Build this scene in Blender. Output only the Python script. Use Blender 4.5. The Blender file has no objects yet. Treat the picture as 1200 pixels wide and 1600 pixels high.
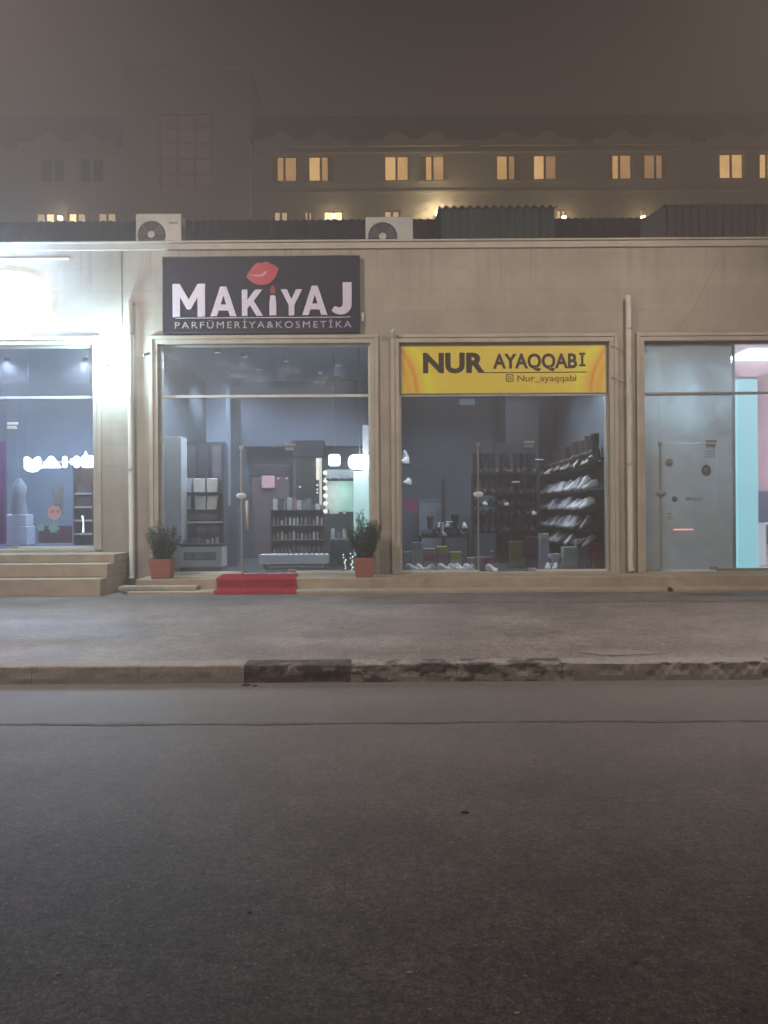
import bpy, bmesh, math, random
from mathutils import Vector, Matrix, Euler, noise
random.seed(7)
PI = math.pi
S = bpy.context.scene
COL = S.collection

def C(r, g, b):
    f = lambda c: ((c/255+.055)/1.055)**2.4 if c > 10.3 else c/255/12.92
    return (f(r), f(g), f(b), 1)

# ------------------------------------------------------------------ camera, sky, lamps, exposure
F = 1232.0; CAMH = 1.6; ROLL = .0065
cd = bpy.data.cameras.new('camera'); cam = bpy.data.objects.new('camera', cd); COL.objects.link(cam)
cd.sensor_fit = 'VERTICAL'; cd.sensor_height = 36; cd.lens = F/1600*36; cd.clip_end = 2000
cam.matrix_world = Matrix.Translation((0, 0, CAMH)) @ Matrix.Rotation(PI/2, 4, 'X') @ Matrix.Rotation(-ROLL, 4, 'Z')
S.camera = cam

def W(px, py, Y):                      # a point seen in the photograph, at depth Y -> (X, height)
    dx, dy = px-600, py-800
    return (dx-ROLL*dy)*Y/F, CAMH-(ROLL*dx+dy)*Y/F

wd = bpy.data.worlds.new('World'); S.world = wd; wd.use_nodes = True
nt = wd.node_tree; nt.nodes.clear()
wo = nt.nodes.new('ShaderNodeOutputWorld'); bg = nt.nodes.new('ShaderNodeBackground')
sky = nt.nodes.new('ShaderNodeTexSky'); sky.sky_type = 'NISHITA'; sky.sun_disc = False
sky.sun_elevation = math.radians(-4); sky.sun_rotation = math.radians(200)
mx = nt.nodes.new('ShaderNodeMix'); mx.data_type = 'RGBA'; mx.inputs[0].default_value = .97
mx.inputs[7].default_value = (.050, .036, .032, 1)      # street light glow in low cloud
nt.links.new(sky.outputs[0], mx.inputs[6]); nt.links.new(mx.outputs[2], bg.inputs[0]); nt.links.new(bg.outputs[0], wo.inputs[0])
bg.inputs[1].default_value = 1.0
S.view_settings.view_transform = 'Standard'; S.view_settings.look = 'None'
S.view_settings.exposure = 0; S.view_settings.gamma = 1
try: S.view_settings.use_curve_mapping = False
except Exception: pass
LAMP_L, LAMP_R, LAMP_N = 4700, 4200, 10500
HAZE = .028

# ------------------------------------------------------------------ materials
MATS = {}
def nodes(name):
    m = bpy.data.materials.new(name); m.use_nodes = True; t = m.node_tree; t.nodes.clear()
    o = t.nodes.new('ShaderNodeOutputMaterial'); return m, t, o
def N(t, ty, **k):
    n = t.nodes.new(ty)
    for a, v in k.items():
        if a in ('operation', 'blend_type', 'data_type', 'feature', 'distance', 'noise_dimensions', 'offset_frequency', 'offset', 'squash'): setattr(n, a, v)
        else: n.inputs[a.replace('_', ' ')].default_value = v
    return n
def ramp(t, src, a, b, c0=(0,0,0,1), c1=(1,1,1,1)):
    r = t.nodes.new('ShaderNodeValToRGB'); r.color_ramp.elements[0].position = a; r.color_ramp.elements[1].position = b
    r.color_ramp.elements[0].color = c0; r.color_ramp.elements[1].color = c1; t.links.new(src, r.inputs[0]); return r.outputs[0]
def mixc(t, fac, a, b, mode='MIX'):
    n = t.nodes.new('ShaderNodeMix'); n.data_type = 'RGBA'; n.blend_type = mode
    for s, v in ((0, fac), (6, a), (7, b)):
        if hasattr(v, 'links'): t.links.new(v, n.inputs[s])
        else: n.inputs[s].default_value = v
    return n.outputs[2]
def pm(name, col, var=.25, scale=4, rough=.7, bump=.15, bscale=None, metal=0, dirt=.0, stretch=(1,1,1), spec=.4):
    """noisy principled material: colour varies by var, grime by dirt"""
    if name in MATS: return MATS[name]
    m, t, o = nodes(name); L = t.links.new
    tc = t.nodes.new('ShaderNodeTexCoord'); mp = t.nodes.new('ShaderNodeMapping'); mp.inputs['Scale'].default_value = stretch
    L(tc.outputs['Object'], mp.inputs[0])
    n1 = N(t, 'ShaderNodeTexNoise', Scale=scale, Detail=6, Roughness=.6); L(mp.outputs[0], n1.inputs['Vector'])
    dk = tuple(c*(1-var) for c in col[:3])+(1,); lt = tuple(min(1, c*(1+var)) for c in col[:3])+(1,)
    c = ramp(t, n1.outputs[0], .3, .7, dk, lt)
    if dirt:
        n2 = N(t, 'ShaderNodeTexNoise', Scale=scale*.37, Detail=8, Roughness=.7); L(mp.outputs[0], n2.inputs['Vector'])
        f = ramp(t, n2.outputs[0], .5, .72, (0,0,0,1), (dirt,)*3+(1,))
        c = mixc(t, f, c, tuple(x*.35 for x in col[:3])+(1,))
    p = N(t, 'ShaderNodeBsdfPrincipled', Roughness=rough, Metallic=metal); p.inputs['Specular IOR Level'].default_value = spec
    L(c, p.inputs['Base Color'])
    if bump:
        n3 = N(t, 'ShaderNodeTexNoise', Scale=bscale or scale*8, Detail=5); L(mp.outputs[0], n3.inputs['Vector'])
        b = N(t, 'ShaderNodeBump', Strength=bump, Distance=.01); L(n3.outputs[0], b.inputs['Height']); L(b.outputs[0], p.inputs['Normal'])
    L(p.outputs[0], o.inputs[0]); MATS[name] = m; return m
def em(name, col, strength, var=0, scale=3, body=(.6,.6,.6,1)):
    if name in MATS: return MATS[name]
    m, t, o = nodes(name); L = t.links.new
    p = N(t, 'ShaderNodeBsdfPrincipled', Roughness=.5); p.inputs['Base Color'].default_value = body
    p.inputs['Emission Strength'].default_value = strength; p.inputs['Emission Color'].default_value = col
    if var:
        tc = t.nodes.new('ShaderNodeTexCoord')
        n1 = N(t, 'ShaderNodeTexNoise', Scale=scale, Detail=3); L(tc.outputs['Object'], n1.inputs['Vector'])
        L(ramp(t, n1.outputs[0], .3, .7, tuple(c*(1-var) for c in col[:3])+(1,), col), p.inputs['Emission Color'])
    L(p.outputs[0], o.inputs[0]); MATS[name] = m; return m
def glass(name, tint=(.9,.93,.95,1), refl=.07, film=0, filmcol=(.5,.55,.6,1)):
    if name in MATS: return MATS[name]
    m, t, o = nodes(name); L = t.links.new
    tr = t.nodes.new('ShaderNodeBsdfTransparent'); tr.inputs[0].default_value = tint
    gl = N(t, 'ShaderNodeBsdfGlossy', Roughness=.03)
    fr = N(t, 'ShaderNodeFresnel', IOR=1.45); ad = N(t, 'ShaderNodeMath', operation='ADD'); ad.inputs[1].default_value = refl
    L(fr.outputs[0], ad.inputs[0]); mxs = t.nodes.new('ShaderNodeMixShader'); L(ad.outputs[0], mxs.inputs[0])
    base = tr.outputs[0]
    if film:                                     # frosting, or dirt and reflected glow put in as a diffuse veil
        df = t.nodes.new('ShaderNodeBsdfDiffuse'); df.inputs[0].default_value = filmcol
        tl = t.nodes.new('ShaderNodeBsdfTranslucent'); tl.inputs[0].default_value = filmcol
        a = t.nodes.new('ShaderNodeMixShader'); a.inputs[0].default_value = .5; L(df.outputs[0], a.inputs[1]); L(tl.outputs[0], a.inputs[2])
        tc = t.nodes.new('ShaderNodeTexCoord'); n1 = N(t, 'ShaderNodeTexNoise', Scale=1.3, Detail=5); L(tc.outputs['Object'], n1.inputs['Vector'])
        f = ramp(t, n1.outputs[0], .3, .7, (film*.75,)*3+(1,), (min(1, film*1.2),)*3+(1,))
        b = t.nodes.new('ShaderNodeMixShader'); L(f, b.inputs[0]); L(tr.outputs[0], b.inputs[1]); L(a.outputs[0], b.inputs[2]); base = b.outputs[0]
    L(base, mxs.inputs[1]); L(gl.outputs[0], mxs.inputs[2]); L(mxs.outputs[0], o.inputs[0]); MATS[name] = m; return m

def stone_mat(name, col, bw=1.25, bh=.42, var=.12):
    m, t, o = nodes(name); L = t.links.new
    tc = t.nodes.new('ShaderNodeTexCoord'); sp = t.nodes.new('ShaderNodeSeparateXYZ'); cb = t.nodes.new('ShaderNodeCombineXYZ')
    L(tc.outputs['Object'], sp.inputs[0])
    ad = N(t, 'ShaderNodeMath', operation='ADD'); L(sp.outputs[0], ad.inputs[0]); L(sp.outputs[1], ad.inputs[1])
    L(ad.outputs[0], cb.inputs[0]); L(sp.outputs[2], cb.inputs[1])
    br = t.nodes.new('ShaderNodeTexBrick'); br.offset = .5
    for k, v in (('Scale', 1), ('Mortar Size', .006), ('Mortar Smooth', .3), ('Bias', 0), ('Brick Width', bw), ('Row Height', bh)): br.inputs[k].default_value = v
    br.inputs['Color1'].default_value = tuple(c*.92 for c in col[:3])+(1,); br.inputs['Color2'].default_value = tuple(c*1.04 for c in col[:3])+(1,)
    br.inputs['Mortar'].default_value = tuple(c*.78 for c in col[:3])+(1,)
    L(cb.outputs[0], br.inputs['Vector'])
    n1 = N(t, 'ShaderNodeTexNoise', Scale=.9, Detail=8, Roughness=.65); L(tc.outputs['Object'], n1.inputs['Vector'])
    c = mixc(t, 1.0, br.outputs[0], ramp(t, n1.outputs[0], .3, .7, (.74,.72,.7,1), (1.05,1.04,1.02,1)), 'MULTIPLY')
    mp = t.nodes.new('ShaderNodeMapping'); mp.inputs['Scale'].default_value = (5, 5, .35); L(tc.outputs['Object'], mp.inputs[0])
    n2 = N(t, 'ShaderNodeTexNoise', Scale=1.2, Detail=6, Roughness=.6); L(mp.outputs[0], n2.inputs['Vector'])
    c = mixc(t, ramp(t, n2.outputs[0], .56, .76, (0,0,0,1), (.35,.35,.35,1)), c, tuple(c_*.5 for c_ in col[:3])+(1,))
    mp3 = t.nodes.new('ShaderNodeMapping'); mp3.inputs['Scale'].default_value = (9, 9, .22); L(tc.outputs['Object'], mp3.inputs[0])
    n5 = N(t, 'ShaderNodeTexNoise', Scale=1, Detail=3); L(mp3.outputs[0], n5.inputs['Vector'])
    zr = N(t, 'ShaderNodeMapRange'); L(sp.outputs[2], zr.inputs[0]); zr.inputs[1].default_value = 5.5; zr.inputs[2].default_value = 6.75
    zs = N(t, 'ShaderNodeMath', operation='MULTIPLY'); L(zr.outputs[0], zs.inputs[0]); L(ramp(t, n5.outputs[0], .52, .68, (0,0,0,1), (.5,.5,.5,1)), zs.inputs[1])
    c = mixc(t, zs.outputs[0], c, tuple(c_*.4 for c_ in col[:3])+(1,))
    n6 = N(t, 'ShaderNodeTexNoise', Scale=2.5, Detail=7, Roughness=.7); L(tc.outputs['Object'], n6.inputs['Vector'])
    c = mixc(t, ramp(t, n6.outputs[0], .58, .7, (0,0,0,1), (.4,.4,.4,1)), c, tuple(c_*.62 for c_ in col[:3])+(1,))
    p = N(t, 'ShaderNodeBsdfPrincipled', Roughness=.8); p.inputs['Specular IOR Level'].default_value = .3; L(c, p.inputs['Base Color'])
    n3 = N(t, 'ShaderNodeTexNoise', Scale=35, Detail=6); L(tc.outputs['Object'], n3.inputs['Vector'])
    hb = mixc(t, 1.0, n3.outputs[0], ramp(t, br.outputs['Fac'], 0, 1, (1,1,1,1), (0,0,0,1)), 'MULTIPLY')
    b = N(t, 'ShaderNodeBump', Strength=.35, Distance=.006); L(hb, b.inputs['Height']); L(b.outputs[0], p.inputs['Normal'])
    L(p.outputs[0], o.inputs[0]); MATS[name] = m; return m

def asphalt_mat(name, base, speck, big=.25, warm=(1.08,.98,.95), spec_amt=.8, kerb_falloff=False):
    m, t, o = nodes(name); L = t.links.new
    tc = t.nodes.new('ShaderNodeTexCoord'); V = tc.outputs['Object']
    n1 = N(t, 'ShaderNodeTexNoise', Scale=.55, Detail=7, Roughness=.62); L(V, n1.inputs['Vector'])
    col = [base*w for w in warm]
    c = ramp(t, n1.outputs[0], .3, .7, tuple(x*(1-big) for x in col)+(1,), tuple(x*(1+big) for x in col)+(1,))
    # fine grit
    n2 = N(t, 'ShaderNodeTexNoise', Scale=95, Detail=4, Roughness=.7); L(V, n2.inputs['Vector'])
    c = mixc(t, 1.0, c, ramp(t, n2.outputs[0], .3, .7, (.62,.62,.62,1), (1.4,1.4,1.4,1)), 'MULTIPLY')
    for sc_, lo_, hi_ in ((1.4, .80, 1.2), (9, .78, 1.24), (30, .62, 1.45), (75, .55, 1.6)):
        nn = N(t, 'ShaderNodeTexNoise', Scale=sc_, Detail=5, Roughness=.65); L(V, nn.inputs['Vector'])
        c = mixc(t, 1.0, c, ramp(t, nn.outputs[0], .35, .65, (lo_,lo_*.99,lo_*.98,1), (hi_,hi_*.99,hi_*.97,1)), 'MULTIPLY')
    # pale stones and dark holes
    for sc, thr, cc, amt in ((30, .075, tuple(min(1,base*speck*k) for k in (1,.97,.9))+(1,), spec_amt), (48, .14, tuple(min(1,base*speck*.6) for k in range(3))+(1,), .7), (7, .045, (base*.25,)*3+(1,), .8)):
        v = N(t, 'ShaderNodeTexVoronoi', Scale=sc); L(V, v.inputs['Vector'])
        d = ramp(t, v.outputs['Distance'], thr*1.4, thr*2.6, (1,1,1,1), (0,0,0,1))
        sx = t.nodes.new('ShaderNodeSeparateColor'); L(v.outputs['Color'], sx.inputs[0])
        g = ramp(t, sx.outputs[0], .83, .96, (0,0,0,1), (amt,)*3+(1,))
        c = mixc(t, mixc(t, 1.0, d, g, 'MULTIPLY'), c, cc)
    # wheel-worn long bands
    mp = t.nodes.new('ShaderNodeMapping'); mp.inputs['Scale'].default_value = (.06, .9, 1); L(V, mp.inputs[0])
    n3 = N(t, 'ShaderNodeTexNoise', Scale=1, Detail=4); L(mp.outputs[0], n3.inputs['Vector'])
    c = mixc(t, 1.0, c, ramp(t, n3.outputs[0], .35, .65, (.86,.86,.86,1), (1.1,1.1,1.1,1)), 'MULTIPLY')
    if kerb_falloff:                              # light falloff painted into the colour: paler towards the kerb
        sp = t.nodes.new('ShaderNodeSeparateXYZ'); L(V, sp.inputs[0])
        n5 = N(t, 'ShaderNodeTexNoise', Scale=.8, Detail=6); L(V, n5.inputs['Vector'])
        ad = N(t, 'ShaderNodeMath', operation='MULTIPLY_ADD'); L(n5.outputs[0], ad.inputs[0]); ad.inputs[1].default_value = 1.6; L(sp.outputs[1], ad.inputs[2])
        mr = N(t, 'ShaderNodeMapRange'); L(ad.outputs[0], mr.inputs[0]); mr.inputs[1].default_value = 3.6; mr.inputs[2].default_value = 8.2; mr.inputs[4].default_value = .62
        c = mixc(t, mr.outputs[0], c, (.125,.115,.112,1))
    p = N(t, 'ShaderNodeBsdfPrincipled', Roughness=.68); p.inputs['Specular IOR Level'].default_value = .45; L(c, p.inputs['Base Color'])
    b = N(t, 'ShaderNodeBump', Strength=.6, Distance=.006); L(n2.outputs[0], b.inputs['Height']); L(b.outputs[0], p.inputs['Normal'])
    L(p.outputs[0], o.inputs[0]); MATS[name] = m; return m

# ------------------------------------------------------------------ mesh and object helpers
ORG = {}
class MB:
    def __init__(s): s.v = []; s.f = []; s.mi = []; s.m = 0; s.sm = []; s.smooth = False
    def add(s, vs, fs):
        b = len(s.v); s.v += [tuple(v) for v in vs]
        for f in fs: s.f.append([b+i for i in f]); s.mi.append(s.m); s.sm.append(s.smooth)
        return s
    def box(s, x0, x1, y0, y1, z0, z1):
        return s.add([(x0,y0,z0),(x1,y0,z0),(x1,y1,z0),(x0,y1,z0),(x0,y0,z1),(x1,y0,z1),(x1,y1,z1),(x0,y1,z1)],
                     [(0,3,2,1),(4,5,6,7),(0,1,5,4),(1,2,6,5),(2,3,7,6),(3,0,4,7)])
    def quad(s, a, b, c, d): return s.add([a,b,c,d], [(0,1,2,3)])
    def tube(s, pts, r, n=10, cap=True):
        pts = [Vector(p) for p in pts]; rs = r if isinstance(r, (list, tuple)) else [r]*len(pts)
        if s.smooth and cap and len(pts) > 1:      # holding rings so the caps do not bend the shading
            d0 = (pts[1]-pts[0]); d1 = (pts[-2]-pts[-1])
            pts = [pts[0], pts[0]+d0.normalized()*min(.006, d0.length*.2)]+pts[1:-1]+[pts[-1]+d1.normalized()*min(.006, d1.length*.2), pts[-1]]; rs = [rs[0]]+list(rs)+[rs[-1]]
        rings = []; up = None
        for i, p in enumerate(pts):
            d = (pts[min(i+1, len(pts)-1)]-pts[max(i-1, 0)]).normalized()
            if up is None: up = Vector((0,0,1)) if abs(d.z) < .9 else Vector((1,0,0))
            a = d.cross(up); a = (a if a.length > 1e-3 else d.cross(Vector((.3,.5,.8)))).normalized(); b = d.cross(a).normalized(); up = -b
            rings.append([p+(a*math.cos(2*PI*k/n)+b*math.sin(2*PI*k/n))*rs[i] for k in range(n)])
        vs = [v for r_ in rings for v in r_]; fs = []
        for i in range(len(pts)-1):
            for k in range(n): fs.append((i*n+k, i*n+(k+1)%n, (i+1)*n+(k+1)%n, (i+1)*n+k))
        if cap: fs.append(tuple(range(n))[::-1]); fs.append(tuple((len(pts)-1)*n+k for k in range(n)))
        return s.add(vs, fs)
    def cyl(s, p0, p1, r0, r1=None, n=16): return s.tube([p0, p1], [r0, r0 if r1 is None else r1], n)
    def prism(s, poly, y0, y1):            # poly in (x, z), extruded along y
        n = len(poly); vs = [(x, y0, z) for x, z in poly]+[(x, y1, z) for x, z in poly]
        fs = [tuple(range(n)), tuple(range(2*n-1, n-1, -1))]+[(i, n+i, n+(i+1)%n, (i+1)%n) for i in range(n)]
        return s.add(vs, fs)
    def prismx(s, poly, x0, x1):           # poly in (y, z), extruded along x
        n = len(poly); vs = [(x0, y, z) for y, z in poly]+[(x1, y, z) for y, z in poly]
        return s.add(vs, [tuple(range(n)), tuple(range(2*n-1, n-1, -1))]+[(i, n+i, n+(i+1)%n, (i+1)%n) for i in range(n)])
    def ball(s, c, r, n=10, sq=(1,1,1)):
        vs = []; fs = []; h = n//2
        for i in range(h+1):
            a = PI*i/h
            for k in range(n): b = 2*PI*k/n; vs.append((c[0]+r*sq[0]*math.sin(a)*math.cos(b), c[1]+r*sq[1]*math.sin(a)*math.sin(b), c[2]+r*sq[2]*math.cos(a)))
        for i in range(h):
            for k in range(n): fs.append((i*n+k, (i+1)*n+k, (i+1)*n+(k+1)%n, i*n+(k+1)%n))
        return s.add(vs, fs)
    def build(s, name, mat, parent=None, bevel=0, label=None, smooth=False, seg=2):
        o0 = ORG.get(parent.name, Vector()) if parent else Vector()
        me = bpy.data.meshes.new(name); me.from_pydata([tuple(Vector(v)-o0) for v in s.v], [], s.f)
        ms = mat if isinstance(mat, (list, tuple)) else [mat]
        for m in ms: me.materials.append(m)
        bm = bmesh.new(); bm.from_mesh(me); bm.faces.ensure_lookup_table()
        for i, f in enumerate(bm.faces):
            f.material_index = s.mi[i]; f.smooth = s.sm[i] or smooth
        if smooth or any(s.sm): bmesh.ops.remove_doubles(bm, verts=bm.verts, dist=1e-5)
        bmesh.ops.recalc_face_normals(bm, faces=bm.faces)
        if bevel: bmesh.ops.bevel(bm, geom=[e for e in bm.edges if e.calc_face_angle(0) > .5], offset=bevel, segments=seg, affect='EDGES', profile=.5)
        bm.to_mesh(me); bm.free()
        o = bpy.data.objects.new(name, me); COL.objects.link(o)
        if parent: o.parent = parent
        ORG[o.name] = o0
        if label: o['label'] = label
        return o
def thing(name, label, cat, loc=(0,0,0), group=None):
    o = bpy.data.objects.new(name, None); COL.objects.link(o); o.location = loc; o.empty_display_size = .1
    ORG[o.name] = Vector(loc); o['label'] = label; o['category'] = cat
    if group: o['group'] = group
    return o
def tag(o, label, cat, group=None):
    o['label'] = label; o['category'] = cat
    if group: o['group'] = group
    return o
def struct(o): o['kind'] = 'structure'; return o
def dup(root, loc, rz=None, label=None, group=None, rot=None, scale=None):
    r = root.copy(); COL.objects.link(r); r.location = loc
    if rz is not None: r.rotation_euler = (0, 0, rz)
    if rot: r.rotation_euler = rot
    if scale: r.scale = (scale,)*3
    if label: r['label'] = label
    if group: r['group'] = group
    for ch in list(root.children):
        c = ch.copy(); COL.objects.link(c); c.parent = r
        for g in list(ch.children): d = g.copy(); COL.objects.link(d); d.parent = c
    return r
def lamp(name, kind, loc, power, col, parent, radius=.05, **k):
    l = bpy.data.lights.new(name, kind); l.energy = power; l.color = col
    if kind in ('POINT', 'SPOT'): l.shadow_soft_size = radius
    for a, v in k.items():
        if a != 'rot': setattr(l, a, v)
    o = bpy.data.objects.new(name, l); COL.objects.link(o)
    o.location = Vector(loc)-ORG.get(parent.name, Vector()) if parent else loc
    if 'rot' in k: o.rotation_euler = k['rot']
    if parent: o.parent = parent
    return o
def curve_mesh(cu):
    o = bpy.data.objects.new('t', cu); COL.objects.link(o)
    dg = bpy.context.evaluated_depsgraph_get(); dg.update()
    me = bpy.data.meshes.new_from_object(o.evaluated_get(dg)); bpy.data.objects.remove(o)
    return me
def place_flat(me, name, mat, parent, x0, x1, z0, z1, Y, depth):
    """fit a flat XY mesh into the upright rectangle, its front at Y, thickness depth"""
    xs = [v.co.x for v in me.vertices]; ys = [v.co.y for v in me.vertices]; zs = [v.co.z for v in me.vertices]
    o0 = ORG.get(parent.name, Vector())
    a, b, c, d, e, f = min(xs), max(xs), min(ys), max(ys), min(zs), max(zs)
    for v in me.vertices:
        x, y, z = v.co
        v.co = Vector((x0+(x-a)/(b-a)*(x1-x0), Y+depth*(1-(z-e)/max(1e-6, f-e)), z0+(y-c)/(d-c)*(z1-z0)))-o0
    me.materials.clear(); me.materials.append(mat)
    o = bpy.data.objects.new(name, me); COL.objects.link(o); o.parent = parent; return o
def lettering(txt, name, mat, parent, x0, x1, z0, z1, Y, depth=.01, bold=0, space=1):
    cu = bpy.data.curves.new('t', 'FONT'); cu.body = txt; cu.extrude = .02; cu.offset = bold; cu.space_character = space; cu.resolution_u = 4
    return place_flat(curve_mesh(cu), name, mat, parent, x0, x1, z0, z1, Y, depth)
def outlines(polys, name, mat, parent, x0, x1, z0, z1, Y, depth):
    cu = bpy.data.curves.new('t', 'CURVE'); cu.dimensions = '2D'; cu.fill_mode = 'BOTH'; cu.extrude = .02
    for p in polys:
        sp = cu.splines.new('POLY'); sp.points.add(len(p)-1); sp.use_cyclic_u = True
        for i, (x, y) in enumerate(p): sp.points[i].co = (x, y, 0, 1)
    return place_flat(curve_mesh(cu), name, mat, parent, x0, x1, z0, z1, Y, depth)

ORD = ['first','second','third','fourth','fifth','sixth','seventh','eighth','ninth','tenth','eleventh','twelfth','thirteenth','fourteenth','fifteenth','sixteenth','seventeenth','eighteenth','nineteenth','twentieth']

# common materials
stone = stone_mat('pale limestone cladding', (.41, .375, .325, 1))
trim = pm('limestone trim', (.44,.395,.33,1), .12, 2.5, .75, .25, 30, dirt=.3)
stepm = pm('limestone steps', (.38,.325,.25,1), .2, 3, .8, .4, 30, dirt=.5)
white_metal = pm('white painted metal', (.62,.62,.58,1), .08, 6, .45, .05, dirt=.3)
grey_metal = pm('grey anodised metal', (.3,.31,.31,1), .1, 6, .4, .05, metal=.3)
chrome = pm('brushed steel', (.62,.63,.64,1), .1, 20, .28, .03, metal=.85)
pane = glass('shop window glass', (.84,.87,.9,1), .05, film=.022, filmcol=(.42,.50,.62,1))
frost = glass('frosted glass', (.8,.88,.9,1), .03, film=.86, filmcol=(.60,.70,.74,1))
int_wall = pm('bluish interior plaster', (.175,.21,.235,1), .15, 1.5, .8, .05)
int_ceil = pm('interior ceiling panels', (.30,.34,.38,1), .1, 2, .8, .05)
int_floor = pm('interior dark tile', (.13,.14,.16,1), .2, 2, .25, .02)
dark = pm('dark laminate', (.045,.042,.055,1), .3, 5, .5, .05)
whitelam = pm('white laminate', (.76,.80,.80,1), .08, 4, .4, .03, dirt=.15)
black = pm('black rubber', (.02,.02,.022,1), .3, 8, .6, .1)

# ------------------------------------------------------------------ ground, road, kerb, pavement
road_m = asphalt_mat('road asphalt', .072, 4.6, .16, (1.12,.97,.93), kerb_falloff=True)
pav_m = asphalt_mat('pavement asphalt', .14, 2.2, .18, (1.10,.97,.94), .4)
strip_m = asphalt_mat('older pavement asphalt', .12, 2.4, .22, (1.08,.98,.96), .4)
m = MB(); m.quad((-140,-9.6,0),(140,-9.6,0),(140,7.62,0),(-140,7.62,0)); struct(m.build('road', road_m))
m = MB(); m.quad((-145,-145,-.03),(145,-145,-.03),(145,145,-.03),(-145,145,-.03)); struct(m.build('ground', pm('bare ground', (.07,.065,.06,1), .3, .3, .9, .3)))
PH = .17
m = MB()
rows = [(7.66, PH-.004)] + [(y, PH) for y in (8.6, 9.6, 10.6, 11.6, 12.3)]
for i in range(len(rows)-1):
    for k in range(40):
        xa, xb = -60+k*3, -57+k*3
        m.quad((xa, rows[i][0], rows[i][1]), (xb, rows[i][0], rows[i][1]), (xb, rows[i+1][0], rows[i+1][1]), (xa, rows[i+1][0], rows[i+1][1]))
struct(m.build('pavement', pav_m))
m = MB(); m.quad((-60, 12.3, PH+.001), (60, 12.3, PH+.001), (60, 40, PH+.001), (-60, 40, PH+.001)); struct(m.build('pavement_strip', strip_m))
# far pavement, behind the camera
m = MB(); m.box(-60, 60, -14, -9.6, -.02, .15); struct(m.build('pavement', pav_m))
# kerb stones, their arrises broken in places
kerb_pale = pm('worn concrete kerb', (.15,.138,.125,1), .35, 5, .9, .8, 40, dirt=.55)
kerb_dark = pm('broken dark kerb', (.050,.041,.037,1), .5, 7, .95, 1.0, 30)
def mottle(name, lo, hi):
    m, t, o = nodes(name); L = t.links.new; tc = t.nodes.new('ShaderNodeTexCoord')
    mp = t.nodes.new('ShaderNodeMapping'); mp.inputs['Scale'].default_value = (1.2, 1, 3.2); L(tc.outputs['Object'], mp.inputs[0])
    n1 = N(t, 'ShaderNodeTexNoise', Scale=3.2, Detail=8, Roughness=.65); L(mp.outputs[0], n1.inputs['Vector'])
    n2 = N(t, 'ShaderNodeTexNoise', Scale=22, Detail=6, Roughness=.7); L(tc.outputs['Object'], n2.inputs['Vector'])
    c = mixc(t, ramp(t, n1.outputs[0], lo, hi), (.060,.048,.043,1) if lo > .4 else (.15,.135,.126,1), (.235,.215,.20,1)); c = mixc(t, 1.0, c, ramp(t, n2.outputs[0], .3, .7, (.75,.75,.75,1), (1.22,1.22,1.22,1)), 'MULTIPLY')
    p = N(t, 'ShaderNodeBsdfPrincipled', Roughness=.93); L(c, p.inputs['Base Color']); b = N(t, 'ShaderNodeBump', Strength=.5, Distance=.01); L(n2.outputs[0], b.inputs['Height']); L(b.outputs[0], p.inputs['Normal']); L(p.outputs[0], o.inputs[0]); return m
kerb_mot = mottle('dark mottled kerb', .56, .66); kerb_half = mottle('half mottled kerb', .44, .54); kerb_pale = mottle('pale mottled kerb', .24, .46)
m = MB(); x = -9.325; R = random.Random(11)
while x < 10:
    w = 1.0; broken = -1.75 < x+.3 < 3.2
    nx, nz = 48, 5
    def prof(j, u):
        # going up the face then over the top: (y, z)
        P = [(7.415,-.01),(7.418,.05),(7.422,.10),(7.428,PH-.014),(7.442,PH-.003),(7.56,PH),(7.668,PH)]
        return P[j]
    grid = []
    for i in range(nx+1):
        u = i/nx; row = []
        for j in range(7):
            y, z = prof(j, u)
            if broken and 1 <= j <= 5:
                k = max(0, noise.noise(Vector(((x+u)*5, j*.6, 1)))+.6*noise.noise(Vector(((x+u)*17, j*1.3, 4)))); y += .035*k; z -= (.030 if j > 2 else .004)*k
            elif 1 <= j <= 4: k = noise.noise(Vector(((x+u)*6, j*.7, 9))); y += .008*k; z -= .012*abs(noise.noise(Vector(((x+u)*11, j*.5, 2)))) if j > 2 else 0
            row.append((x+.002+u*(w-.004), y, z))
        grid.append(row)
    vs = [v for r in grid for v in r]; fs = [(i*7+j, i*7+j+1, (i+1)*7+j+1, (i+1)*7+j) for i in range(nx) for j in range(6)]
    fs += [tuple(range(7)), tuple(nx*7+j for j in range(6, -1, -1))]
    b = len(m.v); m.v += vs
    for f in fs:
        m.f.append([b+q for q in f]); m.sm.append(False)
        xm = x+w/2; m.mi.append(1 if -1.4 < xm < -.4 else 2 if -.4 < xm < 1.6 else 0)
    x += w
struct(m.build('kerb', [kerb_pale, kerb_mot, kerb_half]))
m = MB(); m.box(-30, 30, 7.45, 7.66, -.02, PH-.05); struct(m.build('kerb_bed', kerb_dark))
m = MB(); x = -12
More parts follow.
